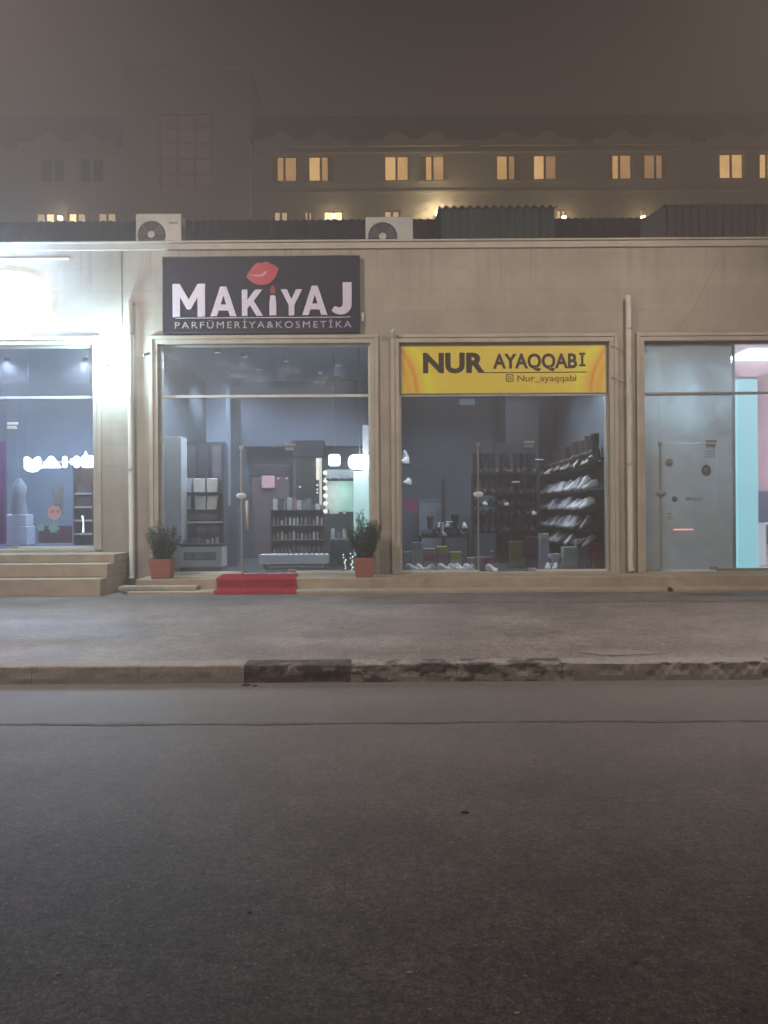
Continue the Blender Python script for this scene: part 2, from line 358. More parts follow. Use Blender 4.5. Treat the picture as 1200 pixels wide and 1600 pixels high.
# tar seam along the road
seam_m = pm('tar seam', (.085,.074,.070,1), .45, 9, .8, .6)
pts = []; yy = 5.98
while x < 12:
    pts.append((x, yy+.06*noise.noise(Vector((x*.5, 3, 0)))+R.uniform(-.008, .008), max(.002, .022+.035*noise.noise(Vector((x*1.7, 0, 0)))+R.uniform(-.008, .008)))); x += .12
for a, b in zip(pts, pts[1:]): m.quad((a[0], a[1]-a[2], .004), (b[0], b[1]-b[2], .004), (b[0], b[1]+b[2], .004), (a[0], a[1]+a[2], .004))
struct(m.build('road_seam', seam_m))
m = MB(); x = -.2; pts = []
while x < 12:
    pts.append((x, 12.3+.012*math.sin(x*2)+R.uniform(-.006,.006), R.uniform(.008, .022))); x += .15
for a, b in zip(pts, pts[1:]): m.quad((a[0], a[1]-a[2], PH+.006), (b[0], b[1]-b[2], PH+.006), (b[0], b[1]+b[2], PH+.006), (a[0], a[1]+a[2], PH+.006))
struct(m.build('pavement_seam', seam_m))
def blob(cx, cy, rx, ry, z, n=18, seed=0, j=.25):
    r = random.Random(seed); return [(cx+rx*math.cos(2*PI*k/n)*(1+r.uniform(-j, j)), cy+ry*math.sin(2*PI*k/n)*(1+r.uniform(-j, j)), z) for k in range(n)]
m = MB(); m.add(blob(2.35, 7.92, .36, .15, PH+.003, seed=2), [tuple(range(18))]); m.add(blob(.3, 12.0, .26, .09, PH+.004, seed=4), [tuple(range(18))])
struct(m.build('pavement_patch', pm('pale mortar patch', (.21,.19,.175,1), .25, 9, .9, .5)))
m = MB(); m.add(blob(5.8, 13.35, .75, .16, PH+.005, 24, seed=5), [tuple(range(24))]); struct(m.build('pavement_stain', pm('damp stain', (.025,.027,.035,1), .3, 5, .35, .1)))
# debris
def pebble(px, py, r, label, name, mat, seed, cat, h=0):
    Y = 1232*(CAMH-h)/(py-800+ROLL*(px-600)); X = (px-600-ROLL*(py-800))*Y/F
    q = MB(); rr = random.Random(seed); q.ball((X, Y, h+r*.4), r, 8, (1.3, .9, .5))
    q.v = [(a+rr.uniform(-r, r)*.3, b+rr.uniform(-r, r)*.3, max(h+.001, h+(c-h)*.5+rr.uniform(-r, r)*.15)) for a, b, c in q.v]
    tag(q.build(name, mat), label, cat, 'litter and stones on the road')
paper = pm('white paper litter', (.7,.7,.68,1), .1, 9, .8, .2); grav = pm('dark gravel', (.04,.035,.033,1), .4, 20, .9, .5)
pale_g = pm('pale gravel', (.30,.28,.24,1), .3, 20, .9, .5)
pebble(216, 1065, .022, 'small white scrap of litter lying at the foot of the kerb', 'paper_scrap', paper, 1, 'litter')
pebble(384, 1071, .035, 'larger dark lump beside the kerb where the broken dark stones begin', 'kerb_rubble', grav, 2, 'rubble')
pebble(398, 1072, .022, 'smaller dark lump just right of the bigger one by the broken kerb', 'kerb_rubble', grav, 3, 'rubble')
for i, (px, py, r, w) in enumerate([(92,1521,.009,'near the left edge of the road'),(126,1471,.007,'on the left, above and right of another pale stone'),(640,1520,.009,'nearest the middle bottom of the road'),(808,1583,.008,'at the very bottom right of centre'),(705,1317,.008,'highest up in the middle of the road'),(672,1577,.006,'low in the road just right of the middle')]):
    pebble(px, py, r, 'pale stone in the asphalt '+w, 'road_stone', pale_g, 20+i, 'stone')
for i, (px, py, r, w) in enumerate([(726,1270,.017,'dark flat scrap in the middle of the road'),(390,1426,.007,'dark scrap left of the middle on the near road'),(992,1505,.008,'dark scrap on the right of the near road'),(985,1057,.03,'dark scrap in the gutter right of centre')]):
    pebble(px, py, r, w, 'road_scrap', grav, 30+i, 'scrap')

# ------------------------------------------------------------------ shop building
WY = 15.2                                     # front of the wall
FL, FLL, TOP = .42, .93, 4.86                 # floors and window heads
OPEN = [(-9.7, -5.59, FLL), (-4.34, -.25, FL), (.31, 4.36, FL), (5.03, 9.4, FL)]
PAR = 6.83
bld = thing('shop_building', 'single storey limestone clad shop row with four big glass fronts', 'building', (0, WY, 0))
m = MB(); xs = [-14]+[v for o in OPEN for v in o[:2]]+[14]
for i in range(0, len(xs), 2): m.box(xs[i], xs[i+1], WY, WY+.4, PH-.05, TOP)
m.box(-14, 14, WY, WY+.4, TOP, PAR-.16)
for a, b, fl in OPEN: m.box(a, b, WY, WY+.4, PH-.05, fl-.02)
m.box(-14, -13.6, WY+.4, 23, PH, PAR-.16); m.box(13.6, 14, WY+.4, 23, PH, PAR-.16); m.box(-14, 14, 23, 23.4, PH, 7.2)
m.build('wall', stone, bld)
# flat cornice with a small fillet
m = MB(); m.box(-14, 14, WY-.05, WY+.42, PAR-.16, PAR-.04); m.box(-14, 14, WY-.09, WY+.45, PAR-.038, PAR); m.build('cornice', trim, bld, .008)
# expansion joint on the upper left wall
m = MB(); m.box(-5.03, -5.015, WY-.004, WY+.01, 5.2, PAR-.17); m.build('expansion_joint', pm('dark joint', (.05,.045,.04,1)), bld)
# window surrounds: two stepped mouldings
for (a, b, fl) in OPEN:
    m = MB()
    for off, w, pr in ((.0, .085, .035), (.087, .07, .06)):
        a0, a1, b0, b1 = a-off-w, a-off, b+off, b+off+w; z = TOP+off
        z0 = fl-.02
        m.box(a0, a1, WY-pr, WY+.02, z0, z); m.box(b0, b1, WY-pr, WY+.02, z0, z); m.box(a0, b1, WY-pr-.002, WY+.02, z+.0005, z+w)
    m.build('window_surround', trim, bld, .006)
m = MB()
for a, b, fl in OPEN: m.box(a-.02, b+.02, WY-.03, WY+.28, fl-.06, fl-.004)
m.build('window_sill', trim, bld, .006)
GY = WY+.13
# shop fronts
def shopfront(i, door, frame_mat, pane_split=None, sign=False):
    a, b, fl = OPEN[i]; tr = 3.87
    fr = MB(); t = .04
    fr.box(a+.002, a+t, GY-.03, GY+.04, fl, TOP-.002); fr.box(b-t, b-.002, GY-.03, GY+.04, fl, TOP-.002)
    fr.box(a+t, b-t, GY-.03, GY+.04, TOP-t, TOP-.002); fr.box(a+t, b-t, GY-.03, GY+.04, tr-.03, tr+.02)
    d0, d1, dt = door
    fr.box(a+t, d0, GY-.03, GY+.04, fl, fl+.045); fr.box(d1, b-t, GY-.03, GY+.04, fl, fl+.045)
    f = fr.build('window_frame', frame_mat, bld, .003)
    gm = pane if i < 3 else None
    def gl(x0, x1, z0, z1, mat): q = MB(); q.box(x0, x1, GY, GY+.01, z0, z1); q.build('pane', mat, f)
    if i < 3:
        gl(a+t, b-t, tr+.02, TOP-t, pane)
        gl(a+t, d0-.004, fl+.045, tr-.03, pane); gl(d1+.004, b-t, fl+.045, tr-.03, pane); gl(d0, d1, dt+.006, tr-.03, pane)
    else:
        sx = pane_split
        gl(a+t, sx, tr+.02, TOP-t, frost); gl(sx+.006, b-t, tr+.02, TOP-t, pane)
        gl(a+t, d0-.004, fl+.045, tr-.03, frost); gl(d1+.004, sx, fl+.045, tr-.03, frost); gl(d0, d1, dt+.006, tr-.03, frost); gl(sx+.006, b-t, fl+.045, tr-.03, pane)
    # frameless glass door with its patch fittings
    q = MB(); q.box(d0+.004, d1-.004, GY-.002, GY+.008, fl+.02, dt); dr = q.build('door', frost if i == 3 else pane, bld)
    edge = chrome if i != 3 else grey_metal
    q = MB(); q.box(d0-.008, d0+.022, GY-.02, GY+.02, fl+.01, dt+.01); q.box(d0-.03, d0+.05, GY-.03, GY+.03, dt-.04, dt+.03); q.build('door_edge', edge, dr, .003)
    q = MB(); q.box(d1-.2, d1, GY-.03, GY+.03, dt+.012, dt+.06); q.box(d1-.2, d1-.03, GY-.03, GY+.03, dt-.07, dt-.012); q.build('patch_fitting', edge if i != 0 else white_metal, dr, .004)
    q = MB(); q.box(d1-.15, d1, GY-.03, GY+.03, fl+.02, fl+.08); q.build('patch_fitting', edge, dr, .004)
    q = MB(); q.smooth = True; q.ball((d0+.01, GY-.03, 1.93 if i != 0 else 2.4), .07, 14, (1.5, .35, .85)); q.build('lock', edge if i == 3 else white_metal, dr)
    return dr, f
X = lambda px, Y=WY: (px-600)*Y/F
d0, f0 = shopfront(0, (-8.3, X(24)+.0, 3.33), white_metal)
d1, f1 = shopfront(1, (X(375), X(461), 2.88), white_metal)
d2, f2 = shopfront(2, (X(748), X(838), 2.9), white_metal)
d3, f3 = shopfront(3, (X(1035), X(1124), 2.9), grey_metal, X(1149))
q = MB(); q.tube([(X(386), GY-.07, 1.27), (X(385), GY-.07, 1.84)], .028, 12)
for z in (1.34, 1.77): q.tube([(X(386), GY-.07, z), (X(386), GY, z)], .012, 8)
q.build('handle', pm('pale wood handle', (.5,.42,.36,1), .1), d1, smooth=True)
q = MB(); q.box(X(1078), X(1081), GY-.03, GY-.01, .9, 1.2); 
# interior shells: one per shop so the light stays in its room
def room(a, b, fl, depth, wm=int_wall, cm=int_ceil, fm=int_floor, ceil=5.0):
    q = MB(); y0, y1 = WY+.402, depth
    q.box(a-.1, a, y0, y1, fl, ceil); q.box(b, b+.1, y0, y1, fl, ceil); q.box(a-.1, b+.1, y1, y1+.1, fl, ceil)
    w = q.build('interior_wall', wm, bld)
    q = MB(); q.box(a-.1, b+.1, y0-.002, y1+.1, ceil+.001, ceil+.08); q.build('interior_ceiling', cm, bld)
    q = MB(); q.box(a-.1, b+.1, WY+.29, y1+.1, fl-.1, fl-.003); q.build('interior_floor', fm, bld)
room(-9.8, -5.45, FLL, 20.5); room(-4.6, .0, FL, 21); room(.12, 4.5, FL, 20.8)
room(4.8, 9.6, FL, 20.5, pm('pink interior wall', (.56,.47,.50,1), .1, 1.2), pm('white ceiling', (.75,.72,.74,1), .05), pm('pale tile floor', (.5,.5,.5,1), .1, 3, .3))
# roof: sheet metal behind the parapet, corrugated eaves
roofm = pm('dark blue corrugated sheet', (.030,.032,.050,1), .25, 1.2, .5, .05, metal=.3, dirt=.3)
m = MB(); n = 28*9
def corr(x, amp=.014, per=.17): return amp*math.cos(2*PI*x/per)
vs = []; nx = 1000
for i in range(nx+1):
    x = -14+28*i/nx; c = corr(x)
    vs += [(x, 16.55, 6.75+c), (x, 17.3, 8.02+c), (x, 17.3, 7.96+c), (x, 16.55, 6.69+c)]
fs = []
for i in range(nx):
    for k in range(4): fs.append((i*4+k, (i+1)*4+k, (i+1)*4+(k+1)%4, i*4+(k+1)%4))
m.add(vs, fs); m.build('corrugated_roof', roofm, bld)
m = MB(); m.box(-13.6, 13.6, WY+.41, 16.9, 6.55, 6.66); m.prismx([(17.32, 6.6), (23.3, 6.6), (23.3, 7.3), (17.32, 7.9)], -13.6, 13.6); m.build('roof_slab', pm('bitumen roof', (.05,.05,.055,1), .2, 2, .9), bld)

# stairs
def stairs(name, label, prof, x0, x1, mat, bev=.012):
    o = MB(); 
    for (y0, y1, z0, z1) in prof: o.box(x0, x1, y0, y1, z0, z1)
    ob = o.build(name, mat, None, bev); tag(ob, label, 'steps'); return ob
xl = -4.93
stairs('entrance_steps', 'tall limestone steps rising to the raised left hand shop', [(13.68, WY, PH-.05, PH+.30), (14.02, WY, PH+.303, PH+.54), (14.4, WY, PH+.543, FLL-.065)], -12, xl, stepm)
stairs('entrance_steps', 'long low double step under the middle and right shop windows', [(13.85, 14.38, PH-.05, .222), (14.35, WY, PH-.05, .4)], xl+.4, 13, stepm)
m = MB(); m.tube([(5.02, 13.84, .20), (5.02, 13.9, .20)], .045, 12); tag(m.build('drain_hole', black), 'dark round drain outlet in the low step beneath the right pipe', 'drain')
# worn capping slabs at the left end of the low step
m = MB(); m.box(-4.75, -3.35, 14.05, 14.34, .225, .30); tag(m.build('stone_slab', stepm, None, .015), 'loose stone slab at the left end of the low step by the pipe', 'slab')

# ------------------------------------------------------------------ downpipes
def pipe(px, ytop, ybot, mat, label, Y=WY-.09, elbow=False):
    x, zt = W(px, ytop, Y); _, zb = W(px, ybot, Y)
    p = thing('drain_pipe', label, 'pipe', (x, Y, zb), 'rain pipes on the facade')
    q = MB(); q.smooth = True; q.tube([(x, WY+.05, zt+.03), (x, Y+.02, zt+.02), (x, Y, zt-.05), (x, Y, zt-1.8)], .055, 14)
    q.tube([(x+.004, Y, zt-1.8), (x+.012, Y, zb+.08), (x+.012, Y-.06, zb)], .058, 14); q.build('tube', mat, p)
    q = MB(); q.smooth = True; q.cyl((x, Y, zt-1.86), (x, Y, zt-1.74), .066, None, 14); q.build('joint', mat, p)
    for z in (zt-.6, zt-3.2):
        q = MB(); q.cyl((x, Y, z), (x, Y, z+.03), .064, None, 14); q.box(x-.012, x+.012, Y, WY, z, z+.03); q.build('bracket', grey_metal, p)
pipe_m = pm('cream plastic pipe', (.55,.50,.42,1), .08, 3, .45, .03, dirt=.4)
pipe(203, 474, 905, pipe_m, 'cream rain pipe on the left pier between the raised shop and the MAKIYAJ shop')
pipe(982, 466, 893, pipe_m, 'cream rain pipe between the yellow sign and the frosted shop front')

# ------------------------------------------------------------------ MAKIYAJ sign
def sub(poly): return poly
x0, zt = W(256, 404, WY); x1, zb = W(563, 521, WY)
sg = thing('shop_sign', 'dark navy MAKIYAJ sign board with white letters and red lips', 'sign', ((x0+x1)/2, WY-.12, zb))
navy = pm('navy sign face', (.010,.009,.026,1), .15, 2, .6, .02, spec=.2); letm = pm('lilac white acrylic letters', (.62,.58,.72,1), .04, 4, .4, 0)
q = MB(); q.box(x0, x1, WY-.12, WY-.003, zb, zt); q.build('board', navy, sg, .006)
q = MB(); t = .018; SYf = WY-.126
q.box(x0, x1, SYf, WY-.121, zt-t, zt); q.box(x0, x1, SYf, WY-.121, zb, zb+t); q.box(x0, x0+t, SYf, WY-.121, zb+t, zt-t); q.box(x1-t, x1, SYf, WY-.121, zb+t, zt-t); q.build('edge_trim', pm('dark trim', (.012,.012,.02,1), .1, 4, .4), sg)
LY = WY-.15
def SX(u): return W(220+u/1200*380, 460, LY)[0]           # zoom coordinates -> metres
def SZ(v, px=410): return W(410, 380+v/884*280, LY)[1]
def glyph(polys, u0, v0, u1, v1, name='letter', mat=letm, d=.028):
    return outlines(polys, name, mat, sg, SX(u0), SX(u1), SZ(v1), SZ(v0), LY, d)
Mg = [[(0,0),(0,10),(2.2,10),(5,5.2),(7.8,10),(10,10),(10,0),(7.7,0),(7.7,6),(5.6,2.3),(4.4,2.3),(2.3,6),(2.3,0)]]
Ag = [[(0,0),(3.8,10),(6.2,10),(10,0),(7.5,0),(6.8,1.9),(3.2,1.9),(2.5,0)],[(3.9,3.9),(6.1,3.9),(5,7.1)]]
Kg = [[(0,0),(0,10),(2.6,10),(2.6,6),(6.4,10),(9.7,10),(5.6,5.7),(10,0),(6.8,0),(3.8,4),(2.6,2.8),(2.6,0)]]
Yg = [[(0,10),(2.9,10),(5,6.2),(7.1,10),(10,10),(6.3,4),(6.3,0),(3.7,0),(3.7,4)]]
a = [(7.0+math.cos(t_)*0, 0) for t_ in (0,)]
Jo = [(6.2,10),(10,10)]
J = [(6,10),(10,10),(10,3.2)]+[(5+5*math.cos(q_), 3.2+3.2*math.sin(q_)*1.0) for q_ in [ -k*PI/10 for k in range(1, 9)]]
J += [(2.2,2.6)]+[(4.4+1.7*math.cos(q_), 3.4+1.0*math.sin(q_)*1.2) for q_ in [-PI+k*PI/6 for k in range(2, 6)]]+[(6,3.4)]
glyph(Mg, 156, 198, 316, 360); glyph(Ag, 343, 213, 471, 358); glyph(Kg, 498, 228, 602, 357); glyph(Yg, 690, 228, 796, 356); glyph(Ag, 796, 211, 920, 355); glyph([J], 941, 195, 1040, 354)
glyph([[(0,0),(0,6),(1.5,10),(8.5,10),(10,6),(10,0)]], 634, 258, 668, 356)
redm = pm('red acrylic', (.42,.035,.06,1), .12, 6, .35, .02); dred = pm('deep red acrylic', (.25,.02,.04,1), .1, 6, .35, .02)
glyph([[(1,0),(1,5),(5,10),(9,6.5),(9,0)]], 638, 204, 664, 250, 'lipstick', dred)
# lips
lip = [(521,-165),(533,-143),(547,-124),(560,-107),(574,-98),(588,-95),(600,-99),(612,-90),(628,-93),(642,-102),(658,-108),(680,-124),(674,-146),(664,-170),(646,-190),(624,-202),(600,-206),(574,-203),(552,-194),(536,-180)]
glyph([lip], 521, 90, 680, 206, 'lips', redm, .02)
LY2 = LY; 
sl = [(0,3.5),(2.5,4.4),(5,3.6),(7,5),(8.2,9.2),(10,10),(9,5),(7.4,1.6),(5,.4),(2.4,1.6)]
o_ = outlines([sl], 'lip_highlight', pm('pink acrylic', (.62,.28,.34,1), .05), sg, SX(541), SX(625), SZ(166), SZ(138), LY-.006, .005)
q = MB(); q.box(SX(168), SX(1034), LY+.02, LY+.0295, SZ(367), SZ(364)); q.build('underline', letm, sg)
small = pm('lilac small letters', (.42,.40,.50,1), .04, 4, .4, 0)
lettering('PARFÜMERİYA&KOSMETİKA', 'lettering', small, sg, SX(166), SX(1038), SZ(417), SZ(373), LY+.018, .011, 0, 1.32)
q = MB(); xx, zz = W(566, 496, WY); q.box(xx-.03, xx+.03, WY-.07, WY-.002, zz-.09, zz+.08); tag(q.build('junction_box', white_metal, None, .008), 'small white box on the wall right of the MAKIYAJ sign', 'junction box')

# ------------------------------------------------------------------ yellow sign in the transom
xa, xb = OPEN[2][0]+.045, OPEN[2][1]-.045; za, zb2 = 3.895, TOP-.045
ys = thing('shop_sign', 'yellow NUR AYAQQABI sign above the shoe shop window', 'sign', ((xa+xb)/2, GY-.04, za))
def yellow():
    m, t, o = nodes('yellow banner print'); L = t.links.new
    tc = t.nodes.new('ShaderNodeTexCoord'); sp = t.nodes.new('ShaderNodeSeparateXYZ'); L(tc.outputs['Object'], sp.inputs[0])
    ab = N(t, 'ShaderNodeMath', operation='ABSOLUTE'); L(sp.outputs[0], ab.inputs[0])
    # printed swooshes: bands following |x| + bend * z
    z2 = N(t, 'ShaderNodeMath', operation='MULTIPLY'); L(sp.outputs[2], z2.inputs[0]); L(sp.outputs[2], z2.inputs[1])
    w = N(t, 'ShaderNodeMath', operation='MULTIPLY_ADD'); L(z2.outputs[0], w.inputs[0]); w.inputs[1].default_value = -.42; L(ab.outputs[0], w.inputs[2])
    r = t.nodes.new('ShaderNodeValToRGB'); L(w.outputs[0], r.inputs[0])
    mr = N(t, 'ShaderNodeMapRange'); L(w.outputs[0], mr.inputs[0]); mr.inputs[1].default_value = 1.1; mr.inputs[2].default_value = 2.05; L(mr.outputs[0], r.inputs[0])
    e = r.color_ramp.elements; e[0].position = 0; e[0].color = (.58,.44,.045,1); e[1].position = 1; e[1].color = (.58,.45,.05,1)
    for p_, c_ in ((.22,(.58,.48,.03,1)), (.34,(.60,.57,.03,1)), (.42,(.60,.50,.03,1)), (.54,(.58,.40,.03,1)), (.62,(.56,.20,.02,1)), (.68,(.60,.40,.03,1)), (.80,(.58,.30,.03,1)), (.86,(.60,.44,.04,1))):
        el = e.new(p_); el.color = c_
    p = N(t, 'ShaderNodeBsdfPrincipled', Roughness=.5); L(r.outputs[0], p.inputs['Base Color'])
    L(r.outputs[0], p.inputs['Emission Color']); p.inputs['Emission Strength'].default_value = .26     # print glows faintly to lift its brightness
    L(p.outputs[0], o.inputs[0]); return m
q = MB(); q.box(xa, xb, GY-.04, GY-.032, za, zb2); q.build('board', yellow(), ys)
q = MB(); fm = grey_metal
q.box(xa, xb, GY-.06, GY-.0305, zb2, zb2+.03); q.box(xa, xb, GY-.06, GY-.0305, za-.02, za); q.box(xa-.03, xa, GY-.06, GY-.0305, za-.02, zb2+.03); q.box(xb, xb+.03, GY-.06, GY-.0305, za-.02, zb2+.03)
q.build('frame', fm, ys, .003)
brown = pm('dark brown vinyl letters', (.035,.018,.008,1), .05, 4, .5, 0); tan = pm('tan vinyl letters', (.20,.095,.02,1), .05, 4, .5, 0)
def YX(u): return W(590+u/3, 580, GY-.05)[0]
def YZ(v, u=550): return W(590+u/3, 500+v/3, GY-.05)[1]
yl = GY-.046
lettering('NUR', 'letter', brown, ys, YX(213), YX(505), YZ(250, 350), YZ(153, 350), yl, .004, .045)
lettering('AYAQQAB', 'letter', brown, ys, YX(541), YX(936), YZ(240, 750), YZ(156, 750), yl, .004, .032)
i0, i1 = YX(945), YX(975)
ic = (i0+i1)/2; q = MB(); q.prism([(i0, YZ(217,950)), (i1, YZ(217,950)), (i1, YZ(207,950)), (ic+.022, YZ(207,950)), (ic+.022, YZ(163,950)), (i1, YZ(163,950)), (i1, YZ(153,950)), (i0, YZ(153,950)), (i0, YZ(163,950)), (ic-.022, YZ(163,950)), (ic-.022, YZ(207,950)), (i0, YZ(207,950))], yl, yl+.004); q.build('letter', brown, ys)
q = MB(); q.box(YX(500), YX(980), yl, yl+.004, YZ(247, 750), YZ(243, 750)); q.build('underline', brown, ys)
lettering('Nur_ayaqqabi', 'lettering', tan, ys, YX(655), YX(932), YZ(296, 790), YZ(258, 790), yl, .004, .012)
q = MB(); a0, a1, b0, b1 = YX(601), YX(637), YZ(289, 620), YZ(254, 620); cx, cz = (a0+a1)/2, (b0+b1)/2
def rr(cx, cz, w, h, r, n=4):
    out = []
    for sx, sz, a in ((1,1,0),(-1,1,PI/2),(-1,-1,PI),(1,-1,3*PI/2)):
        for k in range(n+1): t_ = a+PI/2*k/n; out.append((cx+sx*(w/2-r)+r*math.cos(t_), cz+sz*(h/2-r)+r*math.sin(t_)))
    return out
w_ = a1-a0
circ = lambda cx, cz, r, n=20: [(cx+r*math.cos(2*PI*k/n), cz+r*math.sin(2*PI*k/n)) for k in range(n)]
outlines([rr(cx, cz, w_, w_, w_*.25), rr(cx, cz, w_*.78, w_*.78, w_*.18), circ(cx, cz, w_*.25), circ(cx, cz, w_*.15)], 'camera_icon', brown, ys, a0, a1, cz-w_/2, cz+w_/2, yl, .004)

# ------------------------------------------------------------------ signs and lamps on the left
coolw = (.80, .90, 1.0)
xx, zz = W(28, 474, WY)
bs = thing('illuminated_sign', 'glaring white illuminated sign above the raised left shop', 'sign', (xx, WY-.16, zz))
q = MB(); q.prism(rr(xx-.25, zz, 1.5, 1.15, .57, 10), WY-.16, WY-.05); q.build('light_face', em('blown out sign face', (.82,.92,1,1), 12.0), bs, .02)
q = MB(); q.box(xx-1.3, xx+.4, WY-.05, WY-.003, zz-.3, zz+.3); q.build('back_box', white_metal, bs)
lamp('sign_glow', 'AREA', (xx-.3, WY-.28, zz), 30, coolw, bs, shape='RECTANGLE', size=1.8, size_y=.9, rot=(PI/2, 0, 0))
lamp('sign_wash', 'POINT', (xx-.35, WY-.5, zz), 780, (.40,.64,1), bs, .3)
# led strip under the cornice
q = MB(); q.box(-12, W(108, 395, WY)[0], WY-.03, WY-.004, 6.5, 6.53); tag(q.build('led_strip', em('cool led strip', (.85,.93,1,1), .55)), 'thin white light strip under the cornice at top left', 'light strip')
xx, zz = W(172, 566, WY)
fl_ = thing('flood_lamp', 'dazzling white flood lamp on the left pier beside the rain pipe', 'lamp', (xx, WY-.2, zz))
q = MB(); q.box(xx-.11, xx+.11, WY-.24, WY-.18, zz-.08, zz+.08); q.build('housing', white_metal, fl_, .01)
q = MB(); q.box(xx-.1, xx+.1, WY-.252, WY-.242, zz-.07, zz+.07); q.build('lens', em('flood lens', (.85,1,.98,1), 40), fl_)
q = MB(); q.tube([(xx, WY-.18, zz), (xx, WY, zz-.02)], .018, 8); q.build('bracket', grey_metal, fl_)
lamp('flood_light', 'POINT', (xx+.02, WY-.32, zz), 560, (.60, .90, 1.0), fl_, .12)
# street lamps: their poles stand outside the frame
def street_lamp(x, y, power, label, aim=-1):
    t = thing('street_lamp', label, 'street lamp', (x, y, PH if y > 7 else .15), 'street lamps along the road'); z0 = PH if y > 7 else .15
    q = MB(); q.smooth = True; q.tube([(x, y, z0), (x, y, 8.4), (x, y+aim*.4, 9.0), (x, y+aim*1.4, 9.2)], [.09, .06, .05, .04], 12); q.build('pole', grey_metal, t)
    q = MB(); q.box(x-.15, x+.15, y+aim*1.4-.35, y+aim*1.4+.35, 9.17, 9.28); q.build('lamp_head', grey_metal, t, .03)
    q = MB(); q.box(x-.11, x+.11, y+aim*1.4-.28, y+aim*1.4+.28, 9.155, 9.168); q.build('lens', em('street lens', (1,.86,.66,1), 20), t)
    src = Vector((x, y+aim*1.4, 9.1)); tgt = Vector((x*.25, y+5.2, 0)) if aim < 0 else Vector((0, 5, 0))
    lamp('street_light', 'SPOT', src, power, (1.0, .87, .76) if aim < 0 else (1.0, .80, .66), t, .3, spot_size=math.radians(118), spot_blend=.75, rot=(tgt-src).to_track_quat('-Z', 'Y').to_euler())
street_lamp(-6.6, 8.4, LAMP_L, 'grey street lamp on the pavement beyond the left edge of the view')
street_lamp(7.2, 8.4, LAMP_R, 'grey street lamp on the pavement beyond the right edge of the view')
street_lamp(-12.9, -10.2, LAMP_N, 'grey street lamp on the far pavement behind the viewer', 1)

# wall bits: bullet camera, cable knot, cables
xx, zz = W(617, 524, WY); c_ = thing('security_camera', 'small white bullet camera above the left corner of the yellow sign', 'camera', (xx, WY-.1, zz))
q = MB(); q.smooth = True; q.tube([(xx-.05, WY-.22, zz+.05), (xx+.03, WY-.1, zz-.02)], .035, 12); q.build('body', white_metal, c_)
q = MB(); q.tube([(xx+.03, WY-.1, zz-.02), (xx+.05, WY, zz-.07)], .014, 8); q.build('bracket', grey_metal, c_)
xx, zz = W(233, 556, WY); c_ = thing('security_camera', 'small grey camera with loose cable beside the flood lamp', 'camera', (xx, WY-.1, zz))
q = MB(); q.tube([(xx-.06, WY-.17, zz-.02), (xx+.04, WY-.1, zz+.03)], .03, 10); q.build('body', grey_metal, c_)
q = MB(); q.tube([(xx, WY-.12, zz), (xx+.08, WY-.06, zz+.06), (xx+.12, WY-.02, zz-.1), (xx+.13, WY-.02, zz-.6)], .008, 6); q.build('cable', grey_metal, c_)
cabm = pm('grey cable', (.12,.11,.1,1))
q = MB(); q.tube([(*[W(954, 541, WY)[0], WY-.05], W(954, 541, WY)[1]), (W(968, 548, WY)[0], WY-.07, W(968, 548, WY)[1]), (W(979, 556, WY)[0], WY-.05, W(979, 556, WY)[1])], .008, 6)
tag(q.build('cable', cabm), 'thin cable from the top right of the yellow sign to the pipe', 'cable', 'cables on the facade')
q = MB(); q.tube([(W(954, 590, WY)[0], WY-.05, W(954, 590, WY)[1]), (W(968, 598, WY)[0], WY-.07, W(968, 598, WY)[1]), (W(980, 599, WY)[0], WY-.06, W(980, 599, WY)[1])], .008, 6)
tag(q.build('cable', cabm), 'thin cable from the lower right of the yellow sign to the pipe', 'cable', 'cables on the facade')
q = MB(); q.tube([(W(1048, 530, WY)[0], WY-.01, W(1048, 530, WY)[1]), (W(1085, 480, WY)[0], WY-.012, W(1085, 480, WY)[1]), (W(1125, 400, WY)[0], WY-.012, W(1125, 400, WY)[1])], .003, 6)
tag(q.build('cable', cabm), 'thin wire running up the wall above the frosted shop front', 'cable', 'cables on the facade')

